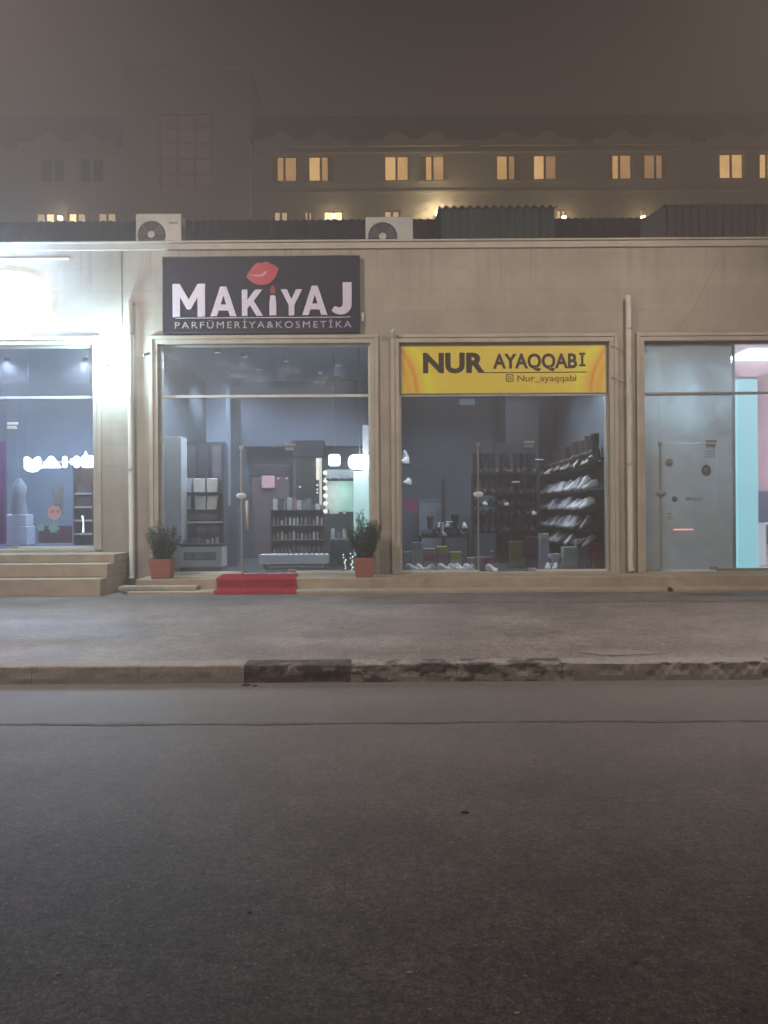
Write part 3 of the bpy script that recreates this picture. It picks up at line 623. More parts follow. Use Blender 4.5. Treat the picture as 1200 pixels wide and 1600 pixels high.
# ------------------------------------------------------------------ air conditioners on the roof
def aircon(px0, px1, pxs, pytop, fan, label, mark):
    Y = 15.85; x0, zt = W(px0, pytop, Y); x1, _ = W(px1, pytop, Y); zb = 6.672; d = .36
    t = thing('air_conditioner', label, 'air conditioner', ((x0+x1)/2, Y, zb), 'air conditioners on the roof edge')
    cx, cz = W(fan[0], fan[1], Y); r = fan[2]*Y/F
    cs = pm('aircon white casing', (.52,.52,.50,1), .06, 4, .45, .02, dirt=.35)
    q = MB(); q.box(x0, x1, Y, Y+d, zb+.06, zt); q.build('casing', cs, t, .012)
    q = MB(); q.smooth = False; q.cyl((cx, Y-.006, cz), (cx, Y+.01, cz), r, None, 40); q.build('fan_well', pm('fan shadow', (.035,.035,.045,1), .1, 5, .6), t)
    q = MB()
    for k in range(3):
        a = k*2*PI/3+.4
        q.prism([(cx+.25*r*math.cos(a), cz+.25*r*math.sin(a)), (cx+.9*r*math.cos(a-.3), cz+.9*r*math.sin(a-.3)), (cx+.92*r*math.cos(a+.45), cz+.92*r*math.sin(a+.45)), (cx+.25*r*math.cos(a+.9), cz+.25*r*math.sin(a+.9))], Y-.009, Y-.0065)
    q.build('fan_blade', pm('fan blade grey', (.09,.09,.10,1)), t)
    q = MB(); q.cyl((cx, Y-.03, cz), (cx, Y-.01, cz), r*.24, None, 20); q.build('fan_hub', cs, t)
    q = MB()
    for k in range(1, 8):
        rr_ = r*k/7.3; pts = [(cx+rr_*math.cos(2*PI*j/32), Y-.022, cz+rr_*math.sin(2*PI*j/32)) for j in range(33)]
        q.tube(pts, .0035, 4, False)
    for k in range(8): a = k*PI/4; q.tube([(cx+.05*math.cos(a), Y-.022, cz+.05*math.sin(a)), (cx+r*math.cos(a), Y-.022, cz+r*math.sin(a))], .004, 4)
    q.build('grille', pm('grille wire', (.25,.25,.26,1)), t)
    q = MB()
    for k in range(9): q.box(x1+.001, x1+.005, Y+.05, Y+d-.05, zb+.15+k*.07, zb+.18+k*.07)
    q.build('side_louvre', dark, t)
    q = MB(); q.box(x1+.006, x1+.06, Y+.16, Y+.26, zb+.2, zb+.42); q.build('valve_cover', cs, t, .01)
    q = MB(); q.box(x0+.08, x0+.16, Y-.01, Y+d, zb, zb+.058); q.build('foot', grey_metal, t); q = MB(); q.box(x1-.16, x1-.08, Y-.01, Y+d, zb, zb+.058); q.build('foot', grey_metal, t)
    if mark:
        q = MB()
        for k in range(4): q.box(x1-.24+k*.045, x1-.208+k*.045, Y-.004, Y-.001, zt-.21, zt-.17)
        q.build('logo', pm('logo grey', (.15,.15,.18,1)), t)
aircon(212, 283, 290, 334, (237, 367, 22), 'white outdoor air conditioner above the left end of the MAKIYAJ sign', True)
aircon(571, 645, 650, 339, (598, 370, 23), 'white outdoor air conditioner on the roof above the middle pier', False)

# ------------------------------------------------------------------ sheds on the roof
green = pm('dark green corrugated sheet', (.014,.034,.036,1), .25, 1.5, .55, .05, metal=.2, dirt=.35)
def corr_wall(q, x0, x1, Y, z0, z1, amp=.018, per=.165, d=.05):
    n = int((x1-x0)/per*8); vs = []
    for i in range(n+1):
        x = x0+(x1-x0)*i/n; c = amp*math.cos(2*PI*x/per)
        vs += [(x, Y+c, z0), (x, Y+c, z1), (x, Y+c+d, z1), (x, Y+c+d, z0)]
    fs = [(i*4+k, (i+1)*4+k, (i+1)*4+(k+1)%4, i*4+(k+1)%4) for i in range(n) for k in range(4)]
    q.add(vs, fs)
def corr_roof(q, x0, x1, y0, z0, y1, z1, amp=.03, per=.165, th=.03):
    n = int((x1-x0)/per*8); vs = []
    for i in range(n+1):
        x = x0+(x1-x0)*i/n; c = amp*math.cos(2*PI*x/per)
        vs += [(x, y0, z0+c), (x, y1, z1+c), (x, y1, z1+c-th), (x, y0, z0+c-th)]
    q.add(vs, [(i*4+k, (i+1)*4+k, (i+1)*4+(k+1)%4, i*4+(k+1)%4) for i in range(n) for k in range(4)])
Y = 16.3; x0, zt = W(690, 326, Y); x1, _ = W(866, 326, Y)
sh = thing('roof_shed', 'dark green corrugated shed on the roof behind the yellow sign', 'shed', ((x0+x1)/2, Y, 6.66), 'sheds on the shop roof')
q = MB(); corr_wall(q, x0, x1, Y, 6.66, zt); q.box(x0, x0+.03, Y+.07, 17.2, 6.66, zt); q.box(x1-.03, x1, Y+.07, 17.2, 6.66, zt); q.build('wall', green, sh)
q = MB(); corr_roof(q, x0-.06, x1+.06, Y-.06, zt+.02, Y+1.0, zt+.16); q.build('roof', green, sh)
x0, zt = W(1036, 323, Y); x1 = 11
sh = thing('roof_shed', 'long grey green corrugated shed at the right end of the roof', 'shed', ((x0+x1)/2, Y, 6.66), 'sheds on the shop roof')
gg = pm('grey green corrugated sheet', (.024,.028,.038,1), .3, 1.1, .55, .05, metal=.2, dirt=.3)
q = MB(); corr_wall(q, x0+.1, x1, Y, 6.66, zt); q.build('wall', gg, sh)
q = MB(); corr_roof(q, x0, x1, Y-.06, zt+.02, Y+1.0, zt+.12, .012, .11); q.prism([(x0-.45, 7.6), (x0, zt+.02), (x0+.09, zt+.02), (x0+.09, 6.68), (x0-.45, 6.68)], Y+.07, 17.2); q.build('roof', gg, sh)

# ------------------------------------------------------------------ red carpet and potted shrubs
def cpt():
    q = MB(); x0t, x1t = X(345, 15.1), X(464.5, 15.1)
    pr = [(15.22, .425), (14.7, .412), (14.36, .410), (14.325, .39), (14.32, .25), (14.30, .235), (13.86, .232), (13.825, .22), (13.80, PH+.012)]
    n = 24; vs = []; r = random.Random(3)
    for j, (y, z) in enumerate(pr):
        xa_ = -3.10+.12*j/8; xb_ = -1.655+.12*j/8
        for i in range(n+1):
            u = i/n; w_ = .006*math.sin(u*21+j)+.004*math.sin(u*47+j*2)
            if j >= 3: vs.append((xa_+(xb_-xa_)*u, y-abs(w_)*1.2-.005, z))
            else: vs.append((xa_+(xb_-xa_)*u, y, z+abs(w_)*.6))
    b = len(vs); vs += [(x, y+.006, z-.008) for x, y, z in vs]
    fs = [(j*(n+1)+i, j*(n+1)+i+1, (j+1)*(n+1)+i+1, (j+1)*(n+1)+i) for j in range(len(pr)-1) for i in range(n)]
    fs += [tuple(b+k for k in f[::-1]) for f in fs]
    q.add(vs, fs); return q
tag(cpt().build('red_carpet', pm('red carpet pile', (.33,.020,.038,1), .25, 7, .95, .9, 120, dirt=.5, spec=.1), smooth=False), 'red carpet draped over the low step in front of the glass door', 'carpet')

leafm = pm('dark shrub leaf', (.035,.065,.038,1), .45, 9, .55, .05); leafm2 = pm('pale shrub leaf', (.085,.125,.075,1), .35, 9, .5, .05)
terra = pm('terracotta plastic', (.32,.115,.075,1), .12, 5, .65, .06, dirt=.3); soil = pm('potting soil', (.03,.022,.016,1), .4, 20, .95, .6); bark = pm('shrub bark', (.07,.05,.035,1), .3, 30, .9, .4)
def shrub(cx, cy, z, seed, label, H, spread, potw, poth, lean, tips):
    r = random.Random(seed); t = thing('potted_shrub', label, 'potted plant', (cx, cy, z), 'potted shrubs beside the glass shop front')
    wt, wb = potw/2, potw/2*.80
    def sq(w, zz, n=1): return [(cx-w, cy-w, zz), (cx+w, cy-w, zz), (cx+w, cy+w, zz), (cx-w, cy+w, zz)]
    q = MB(); q.add(sq(wb, z+.002)+sq(wt*.97, z+poth-.05), [(3,2,1,0),(0,1,5,4),(1,2,6,5),(2,3,7,6),(3,0,4,7),(4,5,6,7)]); p = q.build('pot', terra, t, .012)
    q = MB(); q.add(sq(wt, z+poth-.052)+sq(wt*1.02, z+poth), [(0,1,5,4),(1,2,6,5),(2,3,7,6),(3,0,4,7),(3,2,1,0),(4,5,6,7)]); q.build('rim', terra, p, .008)
    q = MB(); q.box(cx-wt*.9, cx+wt*.9, cy-wt*.9, cy+wt*.9, z+poth, z+poth+.012); q.build('soil', soil, t)
    st = MB(); lv = MB(); z0 = z+poth
    for k in range(tips):
        a = r.uniform(0, 2*PI); rad = spread*math.sqrt(r.random()); h = H*(1-.28*(rad/spread)**1.5)*r.uniform(.55, 1.05)
        bx, by = cx+rad*.35*math.cos(a), cy+rad*.35*math.sin(a); tx, ty = cx+rad*math.cos(a)+lean*h, cy+rad*math.sin(a)*.8
        pts = []
        for s_ in range(7):
            u = s_/6; pts.append(Vector((bx+(tx-bx)*u**.8+.012*math.sin(u*7+k), by+(ty-by)*u**.8, z0+h*u)))
        st.tube(pts, [.007*(1-.75*i/6) for i in range(7)], 5)
        nl = int(105*h/.6)
        for l in range(nl):
            u = .06+.94*(l/nl)**.9; i = min(5, int(u*6)); f = u*6-i; p_ = pts[i].lerp(pts[i+1], f)
            ln = r.uniform(.034, .060)*(1.0 if u < .85 else .75); az = l*2.4+r.uniform(-.5, .5); el = r.uniform(-.3, 1.1)
            p_ = p_+Vector((r.uniform(-.04,.04), r.uniform(-.04,.04), r.uniform(-.02,.02)))
            d = Vector((math.cos(az)*math.cos(el), math.sin(az)*math.cos(el), math.sin(el))); sd = d.cross(Vector((0,0,1))).normalized()*ln*.36; nn = sd.cross(d).normalized()*ln*.1
            lv.m = 1 if r.random() < .28 else 0
            tip = p_+d*ln-Vector((0,0,ln*.15)); md = p_+d*ln*.5
            lv.add([p_, md+sd+nn, tip, md-sd+nn, md], [(0,1,4),(1,2,4),(2,3,4),(3,0,4)])
    st.build('stem', bark, t); f_ = lv.build('foliage', [leafm, leafm2], t); return t
xx, _ = W(254, 890, 14.62); shrub(xx, 14.62, .4, 5, 'dark leafy shrub in a terracotta pot left of the glass door', .74, .33, .41, .36, .03, 38)
xx, _ = W(569, 890, 14.62); shrub(xx, 14.62, .4, 9, 'dark leafy shrub in a terracotta pot at the right end of the door window', .90, .34, .39, .36, -.02, 42)

# ================================================================== inside the raised left shop
def lit(name, label, cat, mb, mat, bevel=0, group=None): return tag(mb.build(name, mat, None, bevel), label, cat, group)
Y = 16.3
ls = thing('reflection_letters', 'glowing white letters added inside the raised left shop for a street sign reflection', 'sign', (W(92, 720, Y)[0], Y, W(92, 720, Y)[1]))  # street sign reflection built as glowing letters indoors; rail and wires added
lm = em('reflected letter glow', (.80,.96,1,1), 7)
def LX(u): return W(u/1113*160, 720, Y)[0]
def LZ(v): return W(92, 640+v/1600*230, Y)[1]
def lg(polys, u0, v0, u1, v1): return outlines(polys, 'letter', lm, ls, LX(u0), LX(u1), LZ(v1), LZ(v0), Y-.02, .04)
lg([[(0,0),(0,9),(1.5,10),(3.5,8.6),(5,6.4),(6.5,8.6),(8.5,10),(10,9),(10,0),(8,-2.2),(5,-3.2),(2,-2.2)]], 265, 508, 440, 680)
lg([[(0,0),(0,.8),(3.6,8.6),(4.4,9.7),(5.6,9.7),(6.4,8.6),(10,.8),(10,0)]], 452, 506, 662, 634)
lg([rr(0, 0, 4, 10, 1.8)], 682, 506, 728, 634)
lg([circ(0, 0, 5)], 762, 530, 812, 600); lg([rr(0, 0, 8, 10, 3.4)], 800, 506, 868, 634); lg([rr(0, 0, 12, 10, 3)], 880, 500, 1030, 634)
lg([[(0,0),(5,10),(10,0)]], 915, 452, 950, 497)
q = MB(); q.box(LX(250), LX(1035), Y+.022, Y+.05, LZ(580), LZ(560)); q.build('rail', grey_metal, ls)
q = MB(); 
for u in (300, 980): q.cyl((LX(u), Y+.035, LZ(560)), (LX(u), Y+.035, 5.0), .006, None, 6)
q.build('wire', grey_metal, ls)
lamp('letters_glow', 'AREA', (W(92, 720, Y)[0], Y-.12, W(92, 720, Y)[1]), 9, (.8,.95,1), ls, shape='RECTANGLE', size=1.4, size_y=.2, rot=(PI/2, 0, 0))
for k, x in enumerate((-8.2, -6.5)):  # added spots, unseen from the street, that brighten the left interior
    t = thing('ceiling_spotlight', 'added small round ceiling spotlight in the raised left shop, %s one' % ('left', 'right')[k], 'ceiling light', (x, 17.2, 4.97), 'added ceiling spotlights in the left shop')
    q = MB(); q.cyl((x, 17.2, 4.94), (x, 17.2, 5.0), .06, None, 14); q.build('ring', dark, t)
    lamp('spot_light', 'SPOT', (x, 17.2, 4.92), 1500, (.52,.68,1), t, .04, spot_size=2.9, spot_blend=.5)
Y = 16.9
x0, z0 = W(5, 845, Y); x1, z1 = W(42, 752, Y)
t = thing('display_stand', 'pale dress display stand seen through the left shop window', 'display', ((x0+x1)/2, Y, FLL))
q = MB(); q.box(x0, x1, Y, Y+.4, FLL, 1.35); q.box(x0+.03, x1-.03, Y+.02, Y+.38, 1.352, 1.6); q.build('base', whitelam, t, .02)
q = MB(); q.smooth = True; q.tube([((x0+x1)/2, Y+.2, 1.6), ((x0+x1)/2, Y+.2, 1.95), ((x0+x1)/2, Y+.2, 2.2), ((x0+x1)/2, Y+.2, 2.38)], [.19, .12, .16, .05], 16); q.build('dress_form', pm('pale dress fabric', (.33,.34,.33,1), .2, 6, .9, .4), t)
def hung(px0, px1, py0, py1, Y, col, name, label, cat, folds=5):
    x0, zt = W(px0, py0, Y); x1, zb = W(px1, py1, Y); q = MB(); n = folds*6; vs = []
    for i in range(n+1):
        u = i/n; x = x0+(x1-x0)*u; d = .03*math.sin(u*folds*2*PI)
        vs += [(x, Y+d, zb), (x, Y+d*.4, zt), (x, Y+d*.4+.02, zt), (x, Y+d+.02, zb)]
    q.add(vs, [(i*4+k, (i+1)*4+k, (i+1)*4+(k+1)%4, i*4+(k+1)%4) for i in range(n) for k in range(4)])
    return tag(q.build(name, pm('fabric '+label[:12], col, .2, 8, .95, .3), None, smooth=False), label, cat)
hung(-30, 10, 690, 850, 16.0, (.30,.10,.34,1), 'curtain', 'purple curtain at the left edge of the left shop window', 'curtain')
hung(84, 99, 759, 803, 16.8, (.40,.40,.36,1), 'hanging_garment', 'pale garment hanging above the round pink sticker', 'garment', 3)
Y = 17.2
x0, _ = W(114, 760, Y); x1, _ = W(146, 760, Y)
t = thing('shelf_unit', 'brown shelf unit with two white trimmed boards in the left shop', 'shelves', ((x0+x1)/2, Y, FLL))
bw = pm('brown cardboard', (.17,.11,.085,1), .25, 5, .8, .2)
q = MB(); q.box(x0, x1, Y+.36, Y+.4, FLL, 2.75); q.box(x0, x0+.03, Y, Y+.359, FLL, 2.75); q.box(x1-.03, x1, Y, Y+.359, FLL, 2.75); q.build('carcass', bw, t)
for py in (770, 791, 812, 833):
    _, z = W(130, py, Y); q = MB(); q.box(x0+.031, x1-.031, Y-.01, Y+.355, z-.04, z); q.build('shelf', whitelam, t)
for k, (py, w) in enumerate(((770, 'upper'), (791, 'lower'))):
    _, z = W(130, py, Y); q = MB(); q.box(x0+.06, x1-.06, Y+.04, Y+.3, z+.001, z+.17); q.box(x0+.055, x1-.055, Y+.035, Y+.305, z+.172, z+.2)
    lit('storage_box', 'brown box on the %s board of the left shop shelf unit' % w, 'box', q, bw, .004, 'boxes in the left shop')
Y = 16.2; x, z0 = W(130, 832, Y); _, z1 = W(130, 806, Y)
q = MB(); q.smooth = True; q.tube([(x, Y, z0), (x+.005, Y, (z0+z1)/2), (x, Y, z1-.06), (x-.02, Y, z1)], [.02, .012, .014, .022], 10)
lit('glow_stick_lamp', 'slim upright white tube lamp low in the left shop window', 'lamp', q, em('tube lamp', (.9,1,.92,1), 3.5))
hung(60, 112, 822, 848, 16.9, (.16,.07,.10,1), 'folded_cloth', 'dark red cloth folded low in the left shop window', 'cloth', 4)
# stickers on the glass
def sticker(px, py, r, mat, name, label, poly=None, parts=()):
    x, z = W(px, py, GY); R_ = r*GY/F
    t = thing(name, label, 'sticker', (x, GY-.006, z)); P_ = poly or circ(0, 0, 1, 24)
    q = MB(); q.prism([(x+R_*a, z+R_*b) for a, b in P_], GY-.006, GY-.003); q.build('sticker_face', mat, t)
    for (a, b, c, d, mm) in parts:
        q = MB(); q.prism([(x+R_*(a+c*math.cos(k*PI/8)), z+R_*(b+d*math.sin(k*PI/8))) for k in range(16)], GY-.0075, GY-.0062); q.build('spot', mm, t)
pk = pm('pink vinyl', (.48,.30,.34,1), .05, 6, .5, 0); tl = pm('teal vinyl', (.18,.36,.38,1), .08, 6, .5, 0); dk = pm('dark vinyl', (.05,.04,.05,1), .1)
sticker(85, 801, 11, pk, 'round_sticker', 'round pink sticker with two dark ovals on the left window', None, ((-.25,.15,.11,.2,dk), (.5,.15,.11,.2,dk)))
star = [((1 if k % 2 == 0 else .68)*math.sin(k*PI/7), (1 if k % 2 == 0 else .68)*math.cos(k*PI/7)) for k in range(14)]
sticker(84, 824, 10, tl, 'star_sticker', 'larger teal star sticker right under the round pink sticker', star)
sticker(64, 824, 7, tl, 'star_sticker', 'smaller teal sticker left of the teal star', star)
sticker(22, 858, 5, white_metal, 'floor_tag', 'small white tag low on the left window sill', [(-1,-.5),(1,-.5),(1,.4),(-1,.6)])

# ================================================================== inside the MAKIYAJ shop
sp_l = []
for i, (px, py) in enumerate([(278,556),(340,557),(382,546),(447,556),(528,545),(404,568),(500,566),(352,548)]):
    Yc = (5.0-CAMH)*F/max(1, 800-py+ROLL*(600-px)); 
    Yc = min(20.4, max(16.0, Yc)) if True else Yc
    Yc = 15.9+i*.5; x, _ = W(px, py, Yc)
    t = thing('ceiling_spotlight', 'small round %s ceiling spotlight from the left behind the glass over the MAKIYAJ door' % ORD[[278,340,352,382,404,447,500,528].index(px)], 'ceiling light', (x, Yc, 4.97), 'ceiling spotlights in the MAKIYAJ shop')
    q = MB(); q.cyl((x, Yc, 4.94), (x, Yc, 5.0), .07, None, 14); q.build('ring', chrome, t)
    q = MB(); q.cyl((x, Yc, 4.932), (x, Yc, 4.939), .05, None, 12); q.build('bulb', em('dim bulb', (.75,.85,1,1), 1.6 if i % 2 else .7), t); lamp('spot_light', 'SPOT', (x, Yc, 4.92), 250, (.76,.86,1), t, .04, spot_size=2.7, spot_blend=.6)
t0 = thing('added_night_lamp', 'added small bluish wall lamp deep inside the MAKIYAJ shop', 'lamp', (-2.3, 20.8, 4.5))
q = MB(); q.box(-2.5, -2.1, 20.85, 20.99, 4.4, 4.55); q.build('housing', em('dim blue lamp', (.5,.65,1,1), .25), t0, .02)  # added lamp for the dim interior; only a faintly glowing housing remains


q = MB(); x0, _ = W(322, 700, 18.6); x1, _ = W(354, 700, 18.6); q.box(x0, x1, 18.6, 19.1, FL, 4.999)
q.build('pillar', pm('pale blue pillar paint', (.36,.43,.52,1), .06, 2), bld)
q = MB(); x0, _ = W(382, 640, 20.9); x1, _ = W(575, 640, 20.9); q.box(x0, x1, 20.4, 20.99, FL+2.9, 4.999); q.build('bulkhead', pm('slate bulkhead', (.17,.20,.26,1), .08, 1.5), bld)
# tall pale cabinet at the left
Y = 16.3; x0, zt = W(256, 682, Y); x1, _ = W(283, 700, Y)
t = thing('tall_cabinet', 'tall pale cabinet at the left end of the MAKIYAJ window', 'cabinet', ((x0+x1)/2, Y, FL))
q = MB(); q.box(x0, x1, Y, Y+.5, FL, zt); q.build('carcass', whitelam, t, .01); q = MB(); q.box(x1-.06, x1-.045, Y-.03, Y-.001, 1.5, 1.9); q.build('handle', chrome, t)
# bag shelf
Y = 16.7; x0, _ = W(284, 700, Y); x1, _ = W(347, 700, Y)
t = thing('bag_shelf', 'tall shelf unit with purple back panel holding white bags', 'shelves', ((x0+x1)/2, Y, FL))
pur = pm('dull purple panel', (.11,.115,.145,1), .15, 3)
q = MB(); q.box(x0, x1, Y+.42, Y+.45, FL, W(300, 688, Y)[1]); q.box(x0-.03, x0-.001, Y, Y+.45, FL, W(300, 688, Y)[1]); q.box(x1+.001, x1+.03, Y, Y+.45, FL, W(300, 692, Y)[1]); q.build('carcass', pur, t)
for k, px in enumerate((290, 312, 333)):
    xc, z1_ = W(px, 694, Y); q = MB(); q.box(xc-.1, xc+.1, Y+.38, Y+.418, 1.95+.35, z1_); q.build('poster_strip', pm('mauve strip %d' % k, ((.22,.22,.27,1), (.15,.15,.19,1), (.27,.26,.31,1))[k], .1), t)
shz = []
for py in (769, 796, 815, 838):
    _, z = W(315, py, Y); shz.append(z); q = MB(); q.box(x0, x1, Y-.02, Y+.415, z-.03, z); q.build('shelf', dark if py != 815 else whitelam, t)
bagm = pm('cream paper bag', (.86,.82,.74,1), .06, 4, .7, .3); bagm2 = pm('pale blue paper bag', (.62,.68,.72,1), .06, 4, .7, .3)
def bag(px0, px1, zb, h, mat, label, lean=0, Y=16.75, nm='paper_bag', grp='paper bags on the bag shelf'):
    x0, _ = W(px0, 780, Y); x1, _ = W(px1, 780, Y); d = .12
    t = thing(nm, label, 'bag', ((x0+x1)/2, Y, zb), grp); q = MB(); ztp = zb+h
    q.add([(x0+.01, Y, zb+.002), (x1-.01, Y, zb+.002), (x1-.01, Y+d, zb+.002), (x0+.01, Y+d, zb+.002), (x0-.005+lean, Y+.03, ztp), ((x0+x1)/2+lean, Y+.02, ztp-.03), (x1+.005+lean, Y+.03, ztp), (x1+.005+lean, Y+d-.03, ztp), ((x0+x1)/2+lean, Y+d-.02, ztp-.03), (x0-.005+lean, Y+d-.03, ztp)],
          [(3,2,1,0),(0,1,6,5,4),(2,3,9,8,7),(1,2,7,6),(3,0,4,9),(4,5,6,7,8,9)]); q.build('body', mat, t)
    q = MB(); xc = (x0+x1)/2+lean; q.tube([(xc-.05, Y+.03, ztp-.05), (xc-.04, Y+.03, ztp+.07), (xc+.04, Y+.03, ztp+.07), (xc+.05, Y+.03, ztp-.05)], .005, 5); q.build('handle', dark, t)
for k, (a, b) in enumerate(((283,299),(302,320),(323,340))): bag(a, b, shz[0], .30, bagm2 if k == 0 else bagm, ('bluish','cream','cream')[k]+' paper bag, %s from the left on the upper bag shelf' % ORD[k])
for k, (a, b) in enumerate(((282,297),(304,321),(322,338))): bag(a, b, shz[1], .30, bagm2 if k == 0 else bagm, ('bluish','cream','leaning cream')[k]+' paper bag, %s from the left on the lower bag shelf' % ORD[k], .03 if k == 2 else 0)
hb = pm('taupe fabric', (.20,.18,.19,1), .2, 9, .85, .4)
def cushion(px0, px1, py0, py1, Y, mat, label):
    x0, zt = W(px0, py0, Y); x1, zb = W(px1, py1, Y); cx, cz = (x0+x1)/2, (zt+zb)/2; q = MB(); q.smooth = True
    vs = []; n = 16
    q.ball((cx, Y+.12, cz), .5, 16, ((x1-x0), .22, (zt-zb))); 
    tag(q.build('handbag', mat), label, 'handbag', 'soft bags on the lower bag shelf')
q = MB(); 
cushion(292, 341, 799, 815, 16.72, hb, 'wide taupe soft bag on the third shelf under the cream bags')
cushion(284, 306, 819, 837, 16.72, pm('dark taupe fabric', (.12,.11,.13,1), .2, 9), 'dark taupe soft bag, leftmost on the lowest bag shelf')
cushion(303, 324, 818, 837, 16.72, hb, 'mid taupe soft bag, middle one on the lowest bag shelf')
cushion(322, 344, 819, 837, 16.74, pm('brown taupe fabric', (.19,.155,.15,1), .2, 9), 'brownish soft bag, right one on the lowest bag shelf')
# white counter with a green label
Y = 16.0; x0, zt = W(277, 855, Y); x1, zb = W(347, 886, Y)
t = thing('display_counter', 'white counter front with a green label in the MAKIYAJ window', 'counter', ((x0+x1)/2, Y, FL))
q = MB(); q.box(x0, x1, Y, Y+.5, zb, zt); q.build('body', whitelam, t, .01)
q = MB(); q.box(x0-.03, x1+.03, Y-.02, Y+.52, zt+.035, zt+.06); q.build('worktop', dark, t); q = MB(); q.box(x0+.04, x1-.04, Y+.05, Y+.45, FL, zb-.002); q.box(x0+.04, x1-.04, Y+.05, Y+.45, zt+.001, zt+.034); q.build('plinth', dark, t)
a, b = W(287, 863, Y); c, d = W(338, 875, Y); q = MB(); q.box(a, c, Y-.006, Y-.001, d, b); q.build('green_label', pm('green label', (.16,.27,.22,1), .25, 8, .6, 0), t)
for k in range(3):
    a, b = W(289+k*16, 865, Y); q = MB(); q.box(a, a+.14, Y-.009, Y-.0065, b-.10, b); q.build('label_mark', pm('label mark %d' % k, ((.26,.36,.22,1), (.30,.42,.36,1), (.18,.24,.24,1))[k], .1), t)
# cosmetic rack with bottles
Y = 17.6; x0, _ = W(424, 820, Y); x1, _ = W(512, 820, Y)
t = thing('cosmetic_rack', 'dark glass fronted rack filled with rows of cosmetic bottles', 'rack', ((x0+x1)/2, Y, FL))
q = MB(); q.box(x0, x1, Y+.3, Y+.33, FL, W(460, 796, Y)[1]); q.box(x0-.025, x0-.001, Y, Y+.33, FL, W(460, 796, Y)[1]); q.box(x1+.001, x1+.025, Y, Y+.33, FL, W(460, 796, Y)[1]); q.build('carcass', dark, t)
rz = []
for py in (820, 843, 866):
    _, z = W(465, py, Y); rz.append(z); q = MB(); q.box(x0, x1, Y-.01, Y+.298, z-.02, z); q.build('shelf', grey_metal, t)
cols = [(.55,.60,.62,1),(.22,.24,.26,1),(.66,.62,.55,1),(.42,.22,.24,1),(.12,.14,.17,1),(.78,.80,.82,1)]
bms = [pm('bottle plastic %d' % k, c, .08, 5, .3, 0) for k, c in enumerate(cols)]
capm = pm('bottle cap', (.10,.10,.11,1), .1, 5, .35, 0)
R = random.Random(21)
for s_, z in enumerate(rz):
    n = 14
    for k in range(n):
        x = x0+.05+(x1-x0-.1)*k/(n-1)+R.uniform(-.006, .006); h = R.uniform(.13, .24); r_ = R.uniform(.022, .032); y = Y+.04+R.uniform(0, .05)
        b_ = thing('cosmetic_bottle', '%s bottle, %s from the left on the %s board of the cosmetic rack' % (['pale','dark','cream','reddish','black','white'][(bi := R.randrange(6))], ORD[k], ['top','middle','bottom'][s_]), 'bottle', (x, y, z), 'bottles on the cosmetic rack')
        q = MB(); q.tube([(x, y, z+.001), (x, y, z+h*.72), (x, y, z+h*.8)], [r_, r_, r_*.45], 10); q.build('body', bms[bi], b_)
        q = MB(); q.cyl((x, y, z+h*.8), (x, y, z+h), r_*.5, None, 8); q.build('cap', capm, b_)
R = random.Random(5)
for k in range(11):
    px = 430+k*7.4; a, b = W(px, 797, 17.62); w_ = R.uniform(.035, .06); h = R.uniform(.12, .3); q = MB(); q.box(a-w_, a+w_, 17.64, 17.74, b+.002, b+h)
    lit('cosmetic_pack', '%s upright pack, %s from the left on top of the cosmetic rack' % (['pale','dark','cream','reddish','black','white'][(bi := R.randrange(6))], ORD[k]), 'pack', q, bms[bi], .004, 'packs on top of the cosmetic rack')
q = MB(); a, b = W(424, 797, 17.6); c, _ = W(512, 797, 17.6); q.box(a-.03, c+.03, 17.59, 17.94, b-.02, b); q.build('top_board', dark, bpy.data.objects['cosmetic_rack'])
for k in range(8):
    px = 288+k*7.2; a, b = W(px, 855, 16.05); w_ = R.uniform(.03, .045); h = R.uniform(.07, .16); q = MB(); q.tube([(a, 16.1, b+.062), (a, 16.1, b+.062+h)], [w_, w_*.7], 10)
    lit('cosmetic_jar', '%s small jar, %s from the left on the white counter with the green label' % (['pale','dark','cream','reddish','black','white'][(bi := R.randrange(6))], ORD[k]), 'jar', q, bms[bi], 0, 'jars on the white counter')
# low white bench
Y = 16.4; x0, zt = W(404, 867, Y); x1, zb = W(513, 881, Y)
t = thing('display_bench', 'long low white bench behind the MAKIYAJ door glass', 'bench', ((x0+x1)/2, Y, FL))
q = MB(); q.box(x0, x1, Y, Y+.5, zb, zt); q.build('top', whitelam, t, .01); q = MB()
for x in (x0+.08, x1-.14): q.box(x, x+.06, Y+.06, Y+.44, FL, zb-.001)
q.build('legs', grey_metal, t)
for k in range(9):
    x = x0+.62+k*.105; q = MB(); q.tube([(x, Y+.1, zt+.001), (x, Y+.1, zt+.13), (x, Y+.1, zt+.15), (x, Y+.1, zt+.19)], [.022, .022, .01, .012], 8)
    lit('nail_polish_tester', 'dark slim tester bottle, %s from the left on the low white bench' % ORD[k], 'bottle', q, bms[4], 0, 'tester bottles on the low bench')
